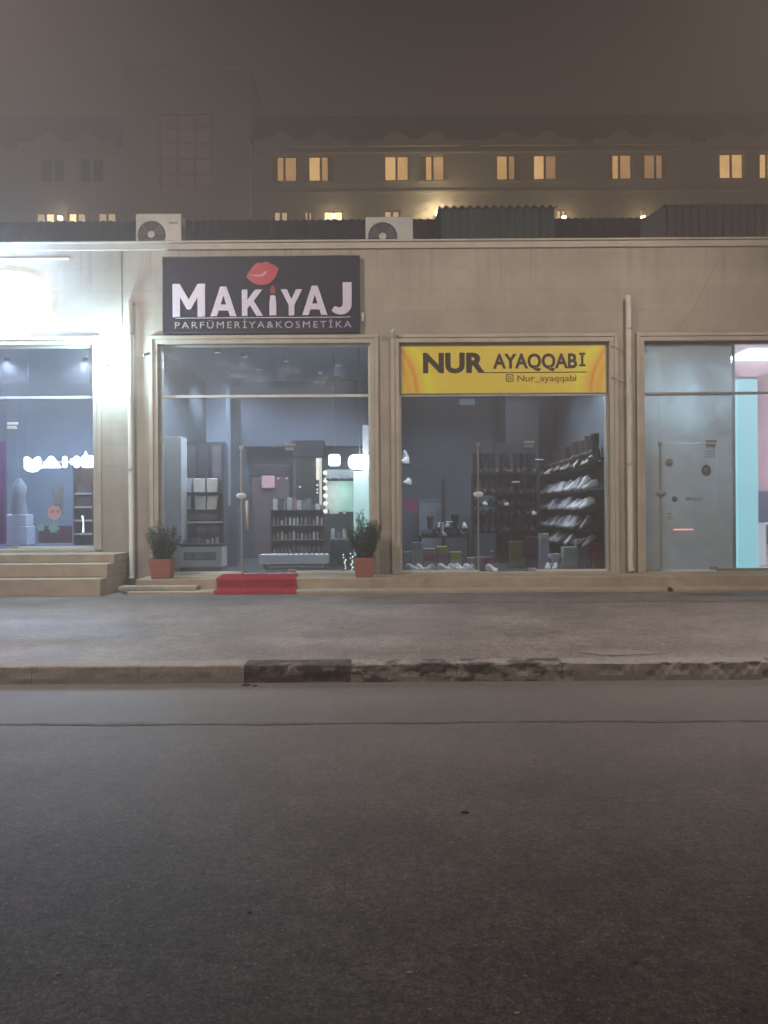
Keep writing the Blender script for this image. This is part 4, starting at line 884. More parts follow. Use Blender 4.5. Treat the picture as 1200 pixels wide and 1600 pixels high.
# back panel, poster, mirror cabinet
Y = 20.3; x0, zt = W(394, 727, Y); x1, zb = W(452, 800, Y)
t = thing('wall_panel', 'brown wall panel behind the pink square poster', 'panel', ((x0+x1)/2, Y, FL)); q = MB(); q.box(x0, x1, Y+.02, Y+.6, FL, zt); q.build('board', pm('brown panel', (.19,.14,.15,1), .15, 2), t)
q = MB(); q.box(x0, x1, Y-.02, Y+.019, zt-.25, zt-.02); q.build('header', pm('dark header', (.07,.06,.08,1)), t)
for k in range(4): 
    x = x0+.1+k*.22; q = MB(); q.ball((x+.35, Y-.03, zt-.34), .02, 8); q.build('spot_bulb', em('cabinet bulb', (.8,.88,1,1), 1.5), t)
a, b = W(409, 743, Y-.1); c, d = W(429, 762, Y-.1); q = MB(); q.box(a, c, Y-.1, Y-.08, d, b); q.box(a+.1, a+.12, Y-.08, Y+.02, d+.1, d+.12)
lit('square_poster', 'pale pink square poster above the brown panel', 'poster', q, em('pink lit poster', (.85,.50,.55,1), .42, body=(.7,.4,.44,1)))
Y = 18.2; x0, zt = W(457, 688, Y); x1, zm = W(506, 714, Y)
t = thing('mirror_cabinet', 'tall glossy cabinet with a dark header and a warm light strip', 'cabinet', ((x0+x1)/2, Y, FL))
q = MB(); q.box(x0, x1, Y-.05, Y+.4, zm, zt); q.build('header', dark, t, .01)
q = MB(); q.box(x0+.02, x1-.02, Y, Y+.38, FL, zm-.002); q.build('carcass', pm('grey green glossy panel', (.16,.18,.175,1), .2, 2, .2, 0), t)
q = MB(); q.box(x0+.06, x1-.16, Y-.02, Y-.001, 1.3, zm-.05); q.build('mirror', pm('mirror', (.30,.34,.34,1), .1, 1, .08, 0, metal=.8), t)
a, b = W(494, 716, Y); c, d = W(499, 750, Y); q = MB(); q.box(a, c, Y-.04, Y-.021, d, b); q.build('light_strip', em('warm strip', (1,.84,.55,1), 1.6), t)
a, b = W(499, 716, Y); c, d = W(503.5, 802, Y); q = MB(); q.box(a, c, Y-.06, Y-.041, d, b); q.build('light_strip', em('warm strip 2', (1,.88,.62,1), 1.0), t)
for k, py in enumerate((758, 765, 770, 761)):
    a, b = W(494 if k < 3 else 467, py, Y); q = MB(); q.ball((a+.03, Y-.05, b), .022, 8); q.build('bulb', em('cabinet bulb', (.8,.88,1,1), 1.5), t)
# lit green showcase
Y = 17.3; x0, zt = W(505, 731, Y); x1, zb = W(553, 803, Y)
t = thing('lit_showcase', 'mint green lit showcase with warm bulbs down its left edge', 'showcase', ((x0+x1)/2, Y, FL))
q = MB(); q.box(x0, x1, Y+.4, Y+.44, FL, zt); q.box(x0, x1, Y, Y+.399, FL, zb); q.build('carcass', pm('dark green carcass', (.07,.10,.10,1)), t)
xm, _ = W(527, 760, Y); q = MB(); q.box(x0+.02, xm, Y+.37, Y+.399, zb+.01, zt-.28); q.build('back_panel', em('warm pale panel', (.62,.68,.5,1), .55, .3, 4), t)
q = MB(); q.box(xm+.002, x1-.01, Y+.37, Y+.399, zb+.05, zt-.28); q.build('back_panel', em('green panel', (.12,.66,.44,1), .8, .35, 5), t)
q = MB(); q.box(x0+.02, x1-.01, Y+.37, Y+.399, zt-.21, zt-.02); q.build('top_panel', em('mint panel', (.40,.72,.70,1), .6, .3, 5), t)
q = MB(); q.box(x0, x1, Y-.01, Y+.368, zt-.275, zt-.245); q.build('shelf', dark, t)
for k in range(6):
    q = MB(); q.smooth = True; q.ball((x0+.04, Y+.03, zb+.06+k*.17), .05, 10); q.build('bulb', em('warm vanity bulb', (1,.90,.62,1), 1.9), t)
for k, (px, py) in enumerate(((515,745),(530,741),(541,742),(519,800),(538,800))):
    a, b = W(px, py, Y); q = MB(); zb_ = zt-.244 if k < 3 else zb+.001; q.tube([(a, Y+.15, zb_), (a, Y+.15, zb_+.1), (a, Y+.15, zb_+.11), (a, Y+.15, zb_+.15)], [.03,.03,.013,.013], 10)
    lit('perfume_bottle', ['small perfume bottle, first from the left on the top shelf of the mint showcase','small perfume bottle, second on the top shelf of the mint showcase','small perfume bottle, rightmost on the top shelf of the mint showcase','pale perfume bottle low at the left in the mint showcase','pale perfume bottle low at the right in the mint showcase'][k], 'bottle', q, whitelam, 0, 'perfume bottles in the mint showcase')
lamp('showcase_glow', 'POINT', ((x0+x1)/2, Y-.1, zt-.5), 16, (.75,1,.85), t, .2)
# tall backlit cabinet and lamp
Y = 16.0; x0, zt = W(552, 745, Y); x1, zb = W(577, 868, Y)
t = thing('backlit_cabinet', 'tall glowing mint white cabinet at the right end of the MAKIYAJ window', 'cabinet', ((x0+x1)/2, Y, FL))
q = MB(); q.box(x0, x1, Y, Y+.35, zb, W(560, 736, Y)[1]); q.build('light_panel', em('mint white panel', (.50,.90,.84,1), 1.2, .12, 1.5), t, .01)
q = MB(); q.box(x0+.02, x1, Y+.02, Y+.33, FL, zb-.002); q.build('base', whitelam, t)
q = MB(); q.box(x1-.12, x1, Y+.02, Y+.3, W(560, 736, Y)[1]+.001, W(578, 664, Y)[1]); q.build('upper_panel', em('lilac white panel', (.60,.66,.85,1), .55), t)
xx, zz = W(562, 722, Y-.2); tl_ = thing('hanging_lamp', 'blinding white lamp above the glowing mint cabinet', 'lamp', (xx, Y-.2, zz))
q = MB(); q.prism(rr(xx, zz, .46, .30, .13, 5), Y-.26, Y-.16); q.build('diffuser', em('lamp diffuser', (.88,.96,1,1), 14), tl_, .03)
q = MB(); q.cyl((xx, Y-.21, zz+.15), (xx, Y-.21, 5.0), .012, None, 8); q.build('rod', grey_metal, tl_)
lamp('hanging_light', 'POINT', (xx-.02, Y-.35, zz), 40, (.85,.95,1), tl_, .12)
Y = 17.0; xx, zz = W(522.5, 719, Y); tl_ = thing('hanging_lamp', 'small square white lamp left of the blinding lamp', 'lamp', (xx, Y, zz))
q = MB(); q.prism(rr(xx, zz, .25, .25, .05, 3), Y-.05, Y+.05); q.build('diffuser', em('square lamp', (.88,.96,1,1), 7), tl_, .01)
q = MB(); q.cyl((xx, Y, zz+.12), (xx, Y, 5.0), .01, None, 8); q.build('rod', grey_metal, tl_)
# garland of small lights low at the right
t = thing('light_garland', 'string of tiny warm and cool lights low beside the right shrub', 'string lights', (W(543, 880, 16.05)[0], 16.05, W(543, 880, 16.05)[1]))
R = random.Random(4); wire = []
for k in range(16):
    col_ = k % 2; px = (538 if col_ else 549)+R.uniform(-2.5, 2.5); py = 866+k*1.7+R.uniform(-1, 1); a, b = W(px, py, 16.05); wire.append((a, 16.06, b))
    q = MB(); q.ball((a, 16.05, b), R.uniform(.012, .022), 6); q.build('bulb', em('garland warm' if col_ else 'garland cool', (1,.93,.62,1) if col_ else (.75,1,.95,1), 2.2), t)
q = MB(); q.tube(wire, .003, 4); q.build('wire', black, t)
a, b = W(514, 590, 15.5); c, d = W(531, 603, 15.5); q = MB(); q.box(a, c, GY+.012, GY+.015, d, b); lit('paper_notice', 'small pale paper stuck inside the upper glass over the MAKIYAJ door', 'notice', q, pm('paper notice', (.42,.40,.42,1), .08))
# a display of small things on a dark table by the mint cabinet
Y = 16.6; x0, zt = W(515, 842, Y); x1, _ = W(552, 842, Y)
t = thing('low_table', 'dark low table with a light edge in front of the mint showcase', 'table', ((x0+x1)/2, Y, FL)); q = MB(); q.box(x0, x1, Y, Y+.5, zt-.03, zt); q.build('table_top', grey_metal, t)
for x in (x0+.02, x1-.06):
    for y in (Y+.02, Y+.44): q = MB(); q.box(x, x+.04, y, y+.04, FL, zt-.031); q.build('leg', dark, t)
for k, (px, h) in enumerate(((520,.22),(529,.14),(538,.2),(546,.12))):
    a, _ = W(px, 842, Y+.1); q = MB(); q.box(a-.04, a+.04, Y+.1, Y+.18, zt+.001, zt+h); lit('carton', '%s small carton from the left on the dark low table' % ORD[k], 'carton', q, bms[k], .003, 'cartons on the low table')
# dark chairs and clutter left of the rack
Y = 18.6; xx, _ = W(413, 800, Y)
t = thing('hair_wig_stand', 'dark rounded wig on a stand beside the cosmetic rack', 'wig stand', (W(436, 780, Y)[0], Y, FL)); xx = W(436, 780, Y)[0]; zz = W(436, 788, Y)[1]
q = MB(); q.smooth = True; q.ball((xx, Y, zz), .16, 14, (1, 1, 1.1)); q.build('wig', dark, t); q = MB(); q.cyl((xx, Y, FL), (xx, Y, zz-.14), .03); q.cyl((xx, Y, FL), (xx, Y, FL+.02), .16); q.build('stand', grey_metal, t)
Y = 17.9; x0, _ = W(352, 800, Y); x1, _ = W(372, 800, Y); q = MB(); q.box(x0, x1, Y, Y+.4, FL, W(360, 790, Y)[1]); q.box(x0+.03, x1-.03, Y-.02, Y-.001, FL+.1, W(360, 800, Y)[1])
lit('slim_cabinet', 'slim grey blue cabinet just left of the glass door edge', 'cabinet', q, pm('grey blue cabinet', (.20,.22,.27,1), .1))

# ================================================================== inside the shoe shop
t0 = thing('added_night_lamp', 'added small bluish wall lamp deep inside the shoe shop', 'lamp', (2.2, 20.7, 4.5))
q = MB(); q.box(2.0, 2.4, 20.65, 20.79, 4.4, 4.55); q.build('housing', em('dim blue lamp', (.5,.65,1,1), .25), t0, .02)  # unseen lamp added for the room's light, now just a weak glow

for k, (x, y) in enumerate(((1.3, 16.0), (3.3, 16.0), (1.3, 18.4), (3.1, 18.2))):  # added unseen spots; the front pair brightens the boxes by the glass
    t = thing('ceiling_spotlight', 'added small round ceiling spotlight in the shoe shop, %s %s one' % (('front','front','rear','rear')[k], ('left','right')[k%2]), 'ceiling light', (x, y, 4.97), 'added ceiling spotlights in the shoe shop')
    q = MB(); q.cyl((x, y, 4.94), (x, y, 5.0), .06, None, 14); q.build('ring', dark, t)
    lamp('spot_light', 'SPOT', (x, y, 4.92), 430 if k < 2 else 190, (.80,.88,1), t, .04, spot_size=2.6, spot_blend=.6)
q = MB(); x0, _ = W(790, 700, 19.4); x1, _ = W(842, 700, 19.4); q.box(x0, x1, 19.4, 20.79, FL, 4.999); q.build('pillar', pm('dark pillar', (.075,.078,.085,1), .1, 1.5), bld)
def shoe_proto(nm, label, grp, up, so, L=.27, wd=.095, H=.10, shaft=0):
    t = thing(nm, label, 'shoe' if not shaft else 'boot', (0, 0, 0), grp)
    q = MB(); q.smooth = True; st = [(0,.55,.62),(.04,.8,.9),(.18,.92,1.0),(.34,.86,.95),(.5,.88,.72),(.68,1.0,.52),(.85,.92,.42),(.96,.6,.34),(1,.25,.24)]; n = 10; vs = []
    for u, w_, h_ in st:
        for k in range(n):
            a = PI*k/(n-1); vs.append((u*L-L*.3, math.cos(a)*wd/2*w_, .02+math.sin(a)**.7*H*h_ if 0 < k < n-1 else .02))
    fs = [(i*n+k, i*n+k+1, (i+1)*n+k+1, (i+1)*n+k) for i in range(len(st)-1) for k in range(n-1)]+[tuple(range(n)), tuple((len(st)-1)*n+k for k in range(n-1, -1, -1))]
    q.add(vs, fs)
    if shaft: q.tube([(-L*.05, 0, H*.5), (-L*.07, 0, H*1.1), (-L*.08, 0, shaft*.6), (-L*.07, 0, shaft)], [.045, .04, .048, .055], 12)
    q.build('upper', up, t)
    q = MB(); pts = [(u*L-L*.3, w_*wd/2*1.06) for u, w_, _ in st]; ol = pts+[(x, -y) for x, y in pts[::-1]]
    m_ = len(ol); q.add([(x, y, 0) for x, y in ol]+[(x, y, .024) for x, y in ol], [tuple(range(m_))[::-1], tuple(range(m_, 2*m_))]+[(i, (i+1)%m_, m_+(i+1)%m_, m_+i) for i in range(m_)])
    q.build('sole', so, t); return t
sw = [pm('white shoe leather', (.82,.82,.79,1), .08, 9, .5, .1), pm('beige shoe suede', (.48,.43,.39,1), .12, 9, .8, .2), pm('brown shoe leather', (.085,.055,.05,1), .2, 9, .5, .1), pm('black shoe leather', (.022,.022,.027,1), .2, 9, .4, .1), pm('grey shoe mesh', (.42,.43,.46,1), .15, 12, .8, .2)]
sole_w = pm('white rubber sole', (.55,.55,.52,1), .05); 
GA = 'shoes on the right wall shelves'; GB = 'dark boots on the middle rack'; GF = 'shoes standing along the window'
protos = {}
cn = ['white','beige','brown','black','grey']
def put(kind, c, loc, rz, label, grp):
    key = (kind, c)
    if key not in protos:
        protos[key] = p = shoe_proto('shoe' if kind == 's' else 'boot', label, grp, sw[c], sole_w if c in (0,4) else black, shaft=0 if kind == 's' else .30)
        p.location = loc; p.rotation_euler = (0, 0, rz); return p
    return dup(protos[key], loc, rz, label, grp)
R = random.Random(33)
WX = 4.5
rack = thing('wall_rack', 'long shelving of five boards full of shoes on the right wall', 'shelves', (WX, 17.6, FL))
hs = [W(950, 729, 15.8)[1], W(950, 766, 15.8)[1], W(950, 797, 15.8)[1], W(950, 829, 15.8)[1], W(950, 858, 15.8)[1]]
for z in hs: q = MB(); q.box(WX-.40, WX-.002, 15.75, 20.7, z-.025, z); q.build('shelf', pm('smoked shelf', (.06,.065,.07,1), .1, 3, .5), rack)
for y in (15.76, 17.4, 19.0, 20.6): q = MB(); q.box(WX-.03, WX-.003, y, y+.03, FL, hs[0]+.02); q.build('upright', grey_metal, rack)
def upscale(o, k): o.scale = (k,)*3
wn = ['top', 'second', 'third', 'fourth', 'lowest']
for s_, z in enumerate(hs):
    for k in range(17):
        y = 15.93+k*.278; c = R.choice([1,1,0,2] if s_ == 0 else [0,0,0,4,1] if s_ in (1,2) else [0,1,4,2,0] if s_ == 3 else [3,1,2,0])
        if s_ in (1,2) and k < 3: c = 0
        o = put('s', c, (WX-.28+R.uniform(-.03,.03), y, z+.001), PI+R.uniform(-.5,.5), '%s shoe on the %s board of the right wall shelving, %s from the glass' % (cn[c], wn[s_], ORD[k]), GA); upscale(o, 1.25); p_ = R.uniform(.25, .75); o.rotation_euler = (0, p_, PI+R.uniform(-.5,.5)); o.location.z += .235*math.sin(p_)+.012
q = MB(); q.box(WX-.40, WX-.03, 15.75, 20.7, hs[0]+.165, hs[0]+.188); q.build('shelf', MATS['smoked shelf'], rack)
for k in range(17):
    y = 15.95+k*.272; c = 2 if k % 3 else 3; o = put('b', c, (WX-.22+R.uniform(-.05,.05), y, hs[0]+.19), PI+R.uniform(-.6,.6), '%s boot standing high on the top of the wall shelving, %s from the glass' % (cn[c], ORD[k]), 'boots on top of the wall shelving'); upscale(o, R.uniform(1.3, 1.65))
# middle rack
Y = 18.0; x0, _ = W(741, 760, Y); x1, _ = W(838, 760, Y)
mr_ = thing('shoe_rack', 'dark free standing rack of boots behind the shoe shop door', 'rack', ((x0+x1)/2, Y, FL))
hz = [W(780, py, Y)[1] for py in (741, 772, 790, 805, 832)]
for z in hz: q = MB(); q.box(x0, x1, Y, Y+.36, z-.02, z); q.build('shelf', dark, mr_)
for x in (x0-.03, x1): q = MB(); q.box(x, x+.03, Y, Y+.36, FL, hz[0]+.01); q.build('upright', dark, mr_)
q = MB(); q.box(x0+.55, x1, Y+.361, Y+.385, FL, hz[0]+.75); q.build('back_panel', dark, mr_)
for s_, z in enumerate(hz):
    gap = (hz[s_-1]-z) if s_ else 9; n = 9
    for k in range(n):
        x = x0+.07+(x1-x0-.14)*k/(n-1); kind = 'b' if gap > .36 else 's'; c = 3 if R.random() < .8 else 2
        if R.random() < .08: c = 0
        put(kind, c, (x, Y+.14, z+.001), -PI/2+R.uniform(-.25,.25), '%s %s on the %s board of the middle rack, %s from the left' % (cn[c], 'boot' if kind == 'b' else 'low shoe', wn[s_], ORD[k]), GB)
# left side shelving with pale goods and a pink box
Y = 16.5
lr = thing('glass_shelf', 'short glass shelves with pale goods at the left of the shoe window', 'shelves', (.2, Y, FL))
for py in (724, 757, 800): x1, z = W(650, py, Y); q = MB(); q.box(.13, x1-.1, Y, Y+.5, z-.015, z); q.build('shelf', grey_metal, lr)
x1, z = W(652, 800, Y); x0, z2 = W(630, 779, Y); q = MB(); q.box(x0, x1, Y+.05, Y+.35, z+.002, z2-.03); q.box(x0-.005, x1+.005, Y+.045, Y+.355, z2-.029, z2)
lit('pink_box', 'bright pink box on the glass shelf at the left of the shoe window', 'box', q, pm('pink card', (.62,.16,.32,1), .06, 4, .6, .02))
q = MB(); x, z = W(641, 757, Y); q.tube([(x, Y+.2, z+.001), (x, Y+.2, z+.1)], [.05,.05], 12)
for k, (px, zz) in enumerate(((634, 724), (638, 757))):
    x, z = W(px, zz, Y); put('s', 0, (x, Y+.2, z+.002), -PI/2-.4, 'white shoe on the %s glass shelf at the left of the shoe window' % ['upper','middle'][k], 'shoes on the left glass shelves'); 
x, z = W(636, 724, Y); q = MB(); q.smooth = True; q.tube([(x-.03, Y+.3, z+.001), (x-.02, Y+.3, z+.15), (x-.05, Y+.3, z+.3)], [.09,.07,.03], 12); lit('pale_vase', 'pale vase shaped ornament on the upper glass shelf', 'vase', q, whitelam)
# screen post and table
Y = 19.6; x, zt = W(693, 748, Y); q = MB(); q.box(x-.05, x+.05, Y, Y+.06, FL, zt); q.box(x-.2, x+.2, Y-.1, Y+.16, FL-.001, FL+.03); lit('floor_post', 'dark upright post deep in the shoe shop', 'post', q, dark, .005)
x0, zt = W(655, 783, Y); x1, _ = W(692, 783, Y); q = MB(); q.box(x0, x1, Y+.1, Y+.5, FL, zt); q.box(x0-.02, x1+.02, Y+.08, Y+.52, zt+.001, zt+.03); lit('grey_counter', 'plain blue grey counter left of the dark post in the shoe shop', 'counter', q, pm('blue grey counter', (.26,.31,.36,1), .06))
Y = 17.6; x0, zt = W(655, 838, Y); x1, _ = W(740, 838, Y)
tb = thing('display_table', 'dark display table piled with shoes in the middle of the shoe shop', 'table', ((x0+x1)/2, Y, FL)); q = MB(); q.box(x0, x1, Y, Y+.8, zt-.04, zt); q.build('table_top', dark, tb)
for x in (x0+.02, x1-.06):
    for y in (Y+.02, Y+.74): q = MB(); q.box(x, x+.04, y, y+.04, FL, zt-.041); q.build('leg', dark, tb)
for k in range(8):
    c = R.choice([3,3,2,4]); put('b' if k in (1,3,5) else 's', c, (x0+.12+k*(x1-x0-.24)/7, Y+.2+R.uniform(0,.1), zt+.001), -PI/2+R.uniform(-.4,.4), '%s %s on the dark display table, %s from the left' % (cn[c], 'boot' if k in (1,3,5) else 'shoe', ORD[k]), 'shoes on the display table')
for k in range(4):
    put('s', 0 if k != 1 else 1, (x0+.5+k*.19, Y+.62, zt+.16), -PI/2+R.uniform(-.3,.3), '%s shoe on the riser of the display table, %s from the left' % ('white' if k != 1 else 'beige', ORD[k]), 'shoes on the display table')
q = MB(); q.box(x0+.35, x1-.05, Y+.5, Y+.78, zt+.001, zt+.158); q.build('riser', dark, tb)
# boxes stacked along the window
pal = {'white':(.60,.63,.62,1),'pale pink':(.55,.38,.42,1),'red pink':(.42,.10,.17,1),'yellow':(.48,.50,.16,1),'grey':(.30,.29,.31,1),'pale mint':(.52,.62,.54,1),'dark red':(.24,.04,.06,1),'olive':(.15,.19,.06,1),'plum':(.10,.05,.09,1),'pale blue':(.40,.46,.52,1)}
bx_n = [0]
def sbox(px0, px1, py0, py1, Y, col, label, stand=None):
    """a shoe box with a lid; py0 top, py1 bottom"""
    x0, zt = W(px0, py0, Y); x1, zb = W(px1, py1, Y); zb = max(zb, FL) if stand is None else stand
    t = thing('shoe_box', label, 'box', ((x0+x1)/2, Y, zb), 'shoe boxes along the shoe window'); mt = pm('card '+col, pal[col], .07, 5, .65, .05)
    l = min(.05, (zt-zb)*.35)
    q = MB(); q.box(x0+.004, x1-.004, Y+.004, Y+.28, zb+.002, zt-l); q.build('body', mt, t); q = MB(); q.box(x0, x1, Y, Y+.284, zt-l+.001, zt); q.build('lid', mt, t); return zt
def stack(px0, px1, pys, Y, cols_, where):
    z = None; n = len(cols_); s0 = None
    for k in range(n):
        s0 = sbox(px0+R.uniform(-.6,.6), px1+R.uniform(-.6,.6), pys[k+1], pys[k], Y, cols_[k], '%s box, %s in the %s' % (cols_[k], ORD[k], where), FL if k == 0 else s0)
stack(643, 660, [892, 879, 870, 861, 848], 16.05, ['white','white','white','pale blue'], 'white stack near the left end of the shoe window')
stack(662, 680, [892, 877, 868, 857], 16.05, ['pale pink','red pink','pale pink'], 'pink stack beside the white one')
stack(683, 700, [892, 876, 864, 860, 854], 16.05, ['grey','grey','yellow','yellow'], 'tall yellow topped stack')
stack(704, 721, [892, 879, 874, 868, 863], 16.05, ['pale mint','pale mint','yellow','yellow'], 'shorter yellow topped stack')
stack(744, 757, [892, 871], 15.75, ['grey'], 'pair at the left of the glass door'); stack(758, 771, [892, 871], 15.75, ['red pink'], 'pair at the left of the glass door')
stack(798, 818, [892, 870, 846], 16.4, ['olive','olive'], 'green stack behind the door'); stack(822, 842, [892, 866, 838], 16.5, ['plum','plum'], 'plum stack behind the door')
stack(845, 858, [892, 868, 842, 834], 16.2, ['pale blue','pale blue','white'], 'blue stack right of the door')
stack(731, 743, [892, 880, 872], 15.95, ['white','pale pink'], 'small stack left of the glass door'); stack(631, 642, [892, 876, 862], 16.2, ['pale blue','white'], 'pale stack in the left corner of the shoe window'); stack(859, 880, [892, 882], 15.9, ['white'], 'low place between the pale stacks')
stack(881, 902, [892, 855], 16.0, ['pale mint'], 'pale pair by the right wall'); stack(902, 921, [892, 843], 16.2, ['pale blue'], 'pale pair by the right wall')
stack(927, 951, [892, 874, 862, 849], 15.8, ['dark red','red pink','dark red'], 'red stack in the right corner'); stack(921, 944, [892, 862, 836], 16.15, ['plum','plum'], 'plum stack behind the red boxes')
k = 0
for px, c, Yf in ((641,0,15.7),(655,0,15.66),(690,0,15.7),(707,0,15.66),(716,0,15.74),(730,0,15.7),(737,4,15.6),(765,0,15.5),(856,0,15.75),(868,0,15.75),(915,3,15.62),(928,3,15.7),(673,4,15.62)):
    x = W(px, 888, Yf)[0]; put('s', c, (x, Yf, FL+.001), -PI/2+R.uniform(-.7,.9), '%s shoe on the window floor, %s from the left along the shoe shop glass' % (cn[c], ORD[sorted([641,655,673,690,707,716,730,737,765,856,868,915,928]).index(px)]), GF)
x, z = W(769, 863, 15.9); q = MB(); q.ball((x, 15.9, z), .05, 10); q.cyl((x, 15.9, FL), (x, 15.9, z-.045), .012, None, 8); q.cyl((x, 15.9, FL), (x, 15.9, FL+.015), .07); lit('steel_ball_stand', 'shiny ball on a thin stand beside the shoe shop door', 'ornament', q, chrome)
x0, z = W(860, 866, 15.95); x1, z2 = W(878, 872, 15.95); q = MB(); q.box(x0, x1, 15.95, 16.2, z2, z); q.box(x0+.05, x1-.05, 16.0, 16.15, FL, z2-.001); lit('lit_display_block', 'bright white block on a stand between the pale boxes', 'display', q, whitelam)
# glints on the racks, put in as faintly glowing strips
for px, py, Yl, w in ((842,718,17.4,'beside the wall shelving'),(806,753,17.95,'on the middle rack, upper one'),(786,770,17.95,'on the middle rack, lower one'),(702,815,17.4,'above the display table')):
    x, z = W(px, py, Yl); q = MB(); q.box(x-.09, x+.09, Yl-.03, Yl, z-.008, z+.008); lit('shelf_glint', 'thin glinting shelf strip '+w, 'light strip', q, em('shelf glint', (.8,.85,.95,1), .5), 0, 'glinting strips in the shoe shop')

# ================================================================== right hand shop
rt = thing('ceiling_panel_light', 'bright ceiling light inside the lit right hand shop', 'ceiling light', (8.2, 17.0, 4.97))
q = MB(); q.box(7.7, 8.9, 16.6, 17.8, 4.96, 4.995); q.build('diffuser', em('panel light', (1,.94,.97,1), 4), rt)
lamp('panel_glow', 'AREA', (8.3, 17.2, 4.9), 420, (1,.92,.96), rt, shape='RECTANGLE', size=1.2, size_y=1.2, rot=(0, 0, 0))
lamp('pink_glow', 'POINT', (8.6, 19.0, 2.8), 45, (1,.55,.8), rt, .3)
vl = thing('added_ceiling_light', 'added pale round ceiling light behind the frosted shop front', 'ceiling light', (5.9, 17.2, 4.97))
q = MB(); q.cyl((5.9, 17.2, 4.95), (5.9, 17.2, 5.0), .2); q.build('diffuser', em('pale round light', (.8,.92,1,1), 2), vl); lamp('vestibule_fill', 'SPOT', (5.9, 17.2, 4.9), 560, (.74,.87,1), vl, .08, spot_size=3.0, spot_blend=.4)  # added fill so light comes through the frosted glass
xs_ = X(1150, 15.6)
q = MB(); q.box(xs_-.07, xs_-.002, WY+.402, 20.5, FL, 5.0); q.build('partition_wall', pm('partition paint', (.50,.54,.56,1), .06), bld)
x0 = X(1152.5, 15.75); x1, zt = W(1182, 615, 15.75); t = thing('light_column', 'glowing turquoise column at the left side of the lit right shop', 'light column', ((x0+x1)/2, 15.75, FL))
q = MB(); q.box(x0, x1, 15.7, 16.0, FL+.001, 4.2); q.build('light_face', em('turquoise light', (.38,.92,.98,1), 1.25, .10, 1.0), t, .01)
q = MB(); q.box(x0-.01, x1+.01, 15.69, 16.01, 4.202, 4.24); q.build('cap', white_metal, t)
Y = 16.6; x0, zt = W(1180, 820, Y); x1, _ = W(1197, 820, Y); t = thing('shop_counter', 'white glowing end of a counter in the lit right shop', 'counter', ((x0+x1)/2, Y, FL))
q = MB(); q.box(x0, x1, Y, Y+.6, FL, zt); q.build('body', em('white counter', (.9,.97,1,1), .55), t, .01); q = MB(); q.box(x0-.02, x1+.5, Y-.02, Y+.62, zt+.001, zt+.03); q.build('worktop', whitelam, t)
Y = 17.6; x0, z = W(1182, 765, Y); t = thing('armchair', 'dark blue grey chair behind the white counter in the lit shop', 'chair', (x0+.4, Y, FL))
bl = pm('blue grey upholstery', (.12,.14,.20,1), .15, 8, .85, .2)
q = MB(); q.box(x0, x0+.75, Y+.45, Y+.58, FL+.5, z); q.build('backrest', bl, t, .04); q = MB(); q.box(x0, x0+.75, Y, Y+.449, FL+.4, FL+.52); q.build('seat', bl, t, .03)
for a in (x0+.04, x0+.66):
    for b in (Y+.04, Y+.5): q = MB(); q.box(a, a+.05, b, b+.05, FL, FL+.399); q.build('leg', chrome, t)
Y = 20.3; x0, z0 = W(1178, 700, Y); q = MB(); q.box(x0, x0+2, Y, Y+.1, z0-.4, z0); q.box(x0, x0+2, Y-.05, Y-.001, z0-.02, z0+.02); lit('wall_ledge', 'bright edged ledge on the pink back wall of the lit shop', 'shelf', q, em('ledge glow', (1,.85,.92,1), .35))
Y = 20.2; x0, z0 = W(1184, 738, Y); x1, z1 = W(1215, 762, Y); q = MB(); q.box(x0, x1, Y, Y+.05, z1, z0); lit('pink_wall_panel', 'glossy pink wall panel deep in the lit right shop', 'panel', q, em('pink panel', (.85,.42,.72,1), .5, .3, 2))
q = MB(); a_, _ = W(1012, 700, 15.6); b_, zt = W(1033, 692, 15.6); q.box(a_, b_, 15.56, 15.62, FL, zt); lit('white_board', 'tall white board leaning inside the left edge of the frosted front', 'board', q, pm('bright white board', (.85,.85,.82,1), .05), .004)
# marks on the frosted glass
gm_ = pm('grey print', (.13,.12,.15,1), .12, 5, .6, 0); gm2 = pm('pale grey print', (.22,.24,.27,1), .1, 5, .6, 0)
sticker(1045.5, 723, 6.5, gm2, 'round_sticker', 'pale ring sticker with a dark lower half on the frosted door, left one', None, ((0,-.42,.62,.45,gm_),))
sticker(1103.5, 735, 8, gm_, 'round_sticker', 'dark round sticker on the right of the frosted door', [(math.cos(k*PI/12)*(.9 if k < 12 else 1), math.sin(k*PI/12)*1.12) for k in range(24)], ((-.15,.1,.35,.3,gm2),))
sticker(1054, 780, 4.5, gm_, 'round_sticker', 'small dark dot sticker left of the faded lettering on the frosted door')
def bars(name, label, spec, mat):
    t = thing(name, label, 'sticker', (*[W(spec[0][0], spec[0][1], GY)[0], GY-.006], W(spec[0][0], spec[0][1], GY)[1]))
    for a, b, c, d in spec:
        x0, zt = W(a, b, GY); x1, zb = W(c, d, GY); q = MB(); q.box(x0, x1, GY-.006, GY-.003, zb, zt); q.build('print_line', mat, t)
bars('text_sticker', 'three faded lines of small print high on the frosted door', [(1100,705,1115,706.3),(1101,709,1117,710.3),(1100,713,1114,714.3)], gm2)
bars('text_sticker', 'faded row of lettering across the frosted door', [(1071,777,1081,782),(1082.5,778,1087,782),(1088.5,777.5,1092,782),(1093.5,778,1097,782)], gm2)
bars('text_sticker', 'tiny square faded mark low on the left of the frosted door', [(1042,802,1050,804),(1042,807,1052,809),(1044,811,1050,812.5)], gm2)
x0, z0 = W(1052, 829, GY); x1, z1 = W(1082, 826, GY); q = MB(); q.tube([(x0, GY-.02, (z0+z1)/2), (x1, GY-.02, (z0+z1)/2)], .016, 8)
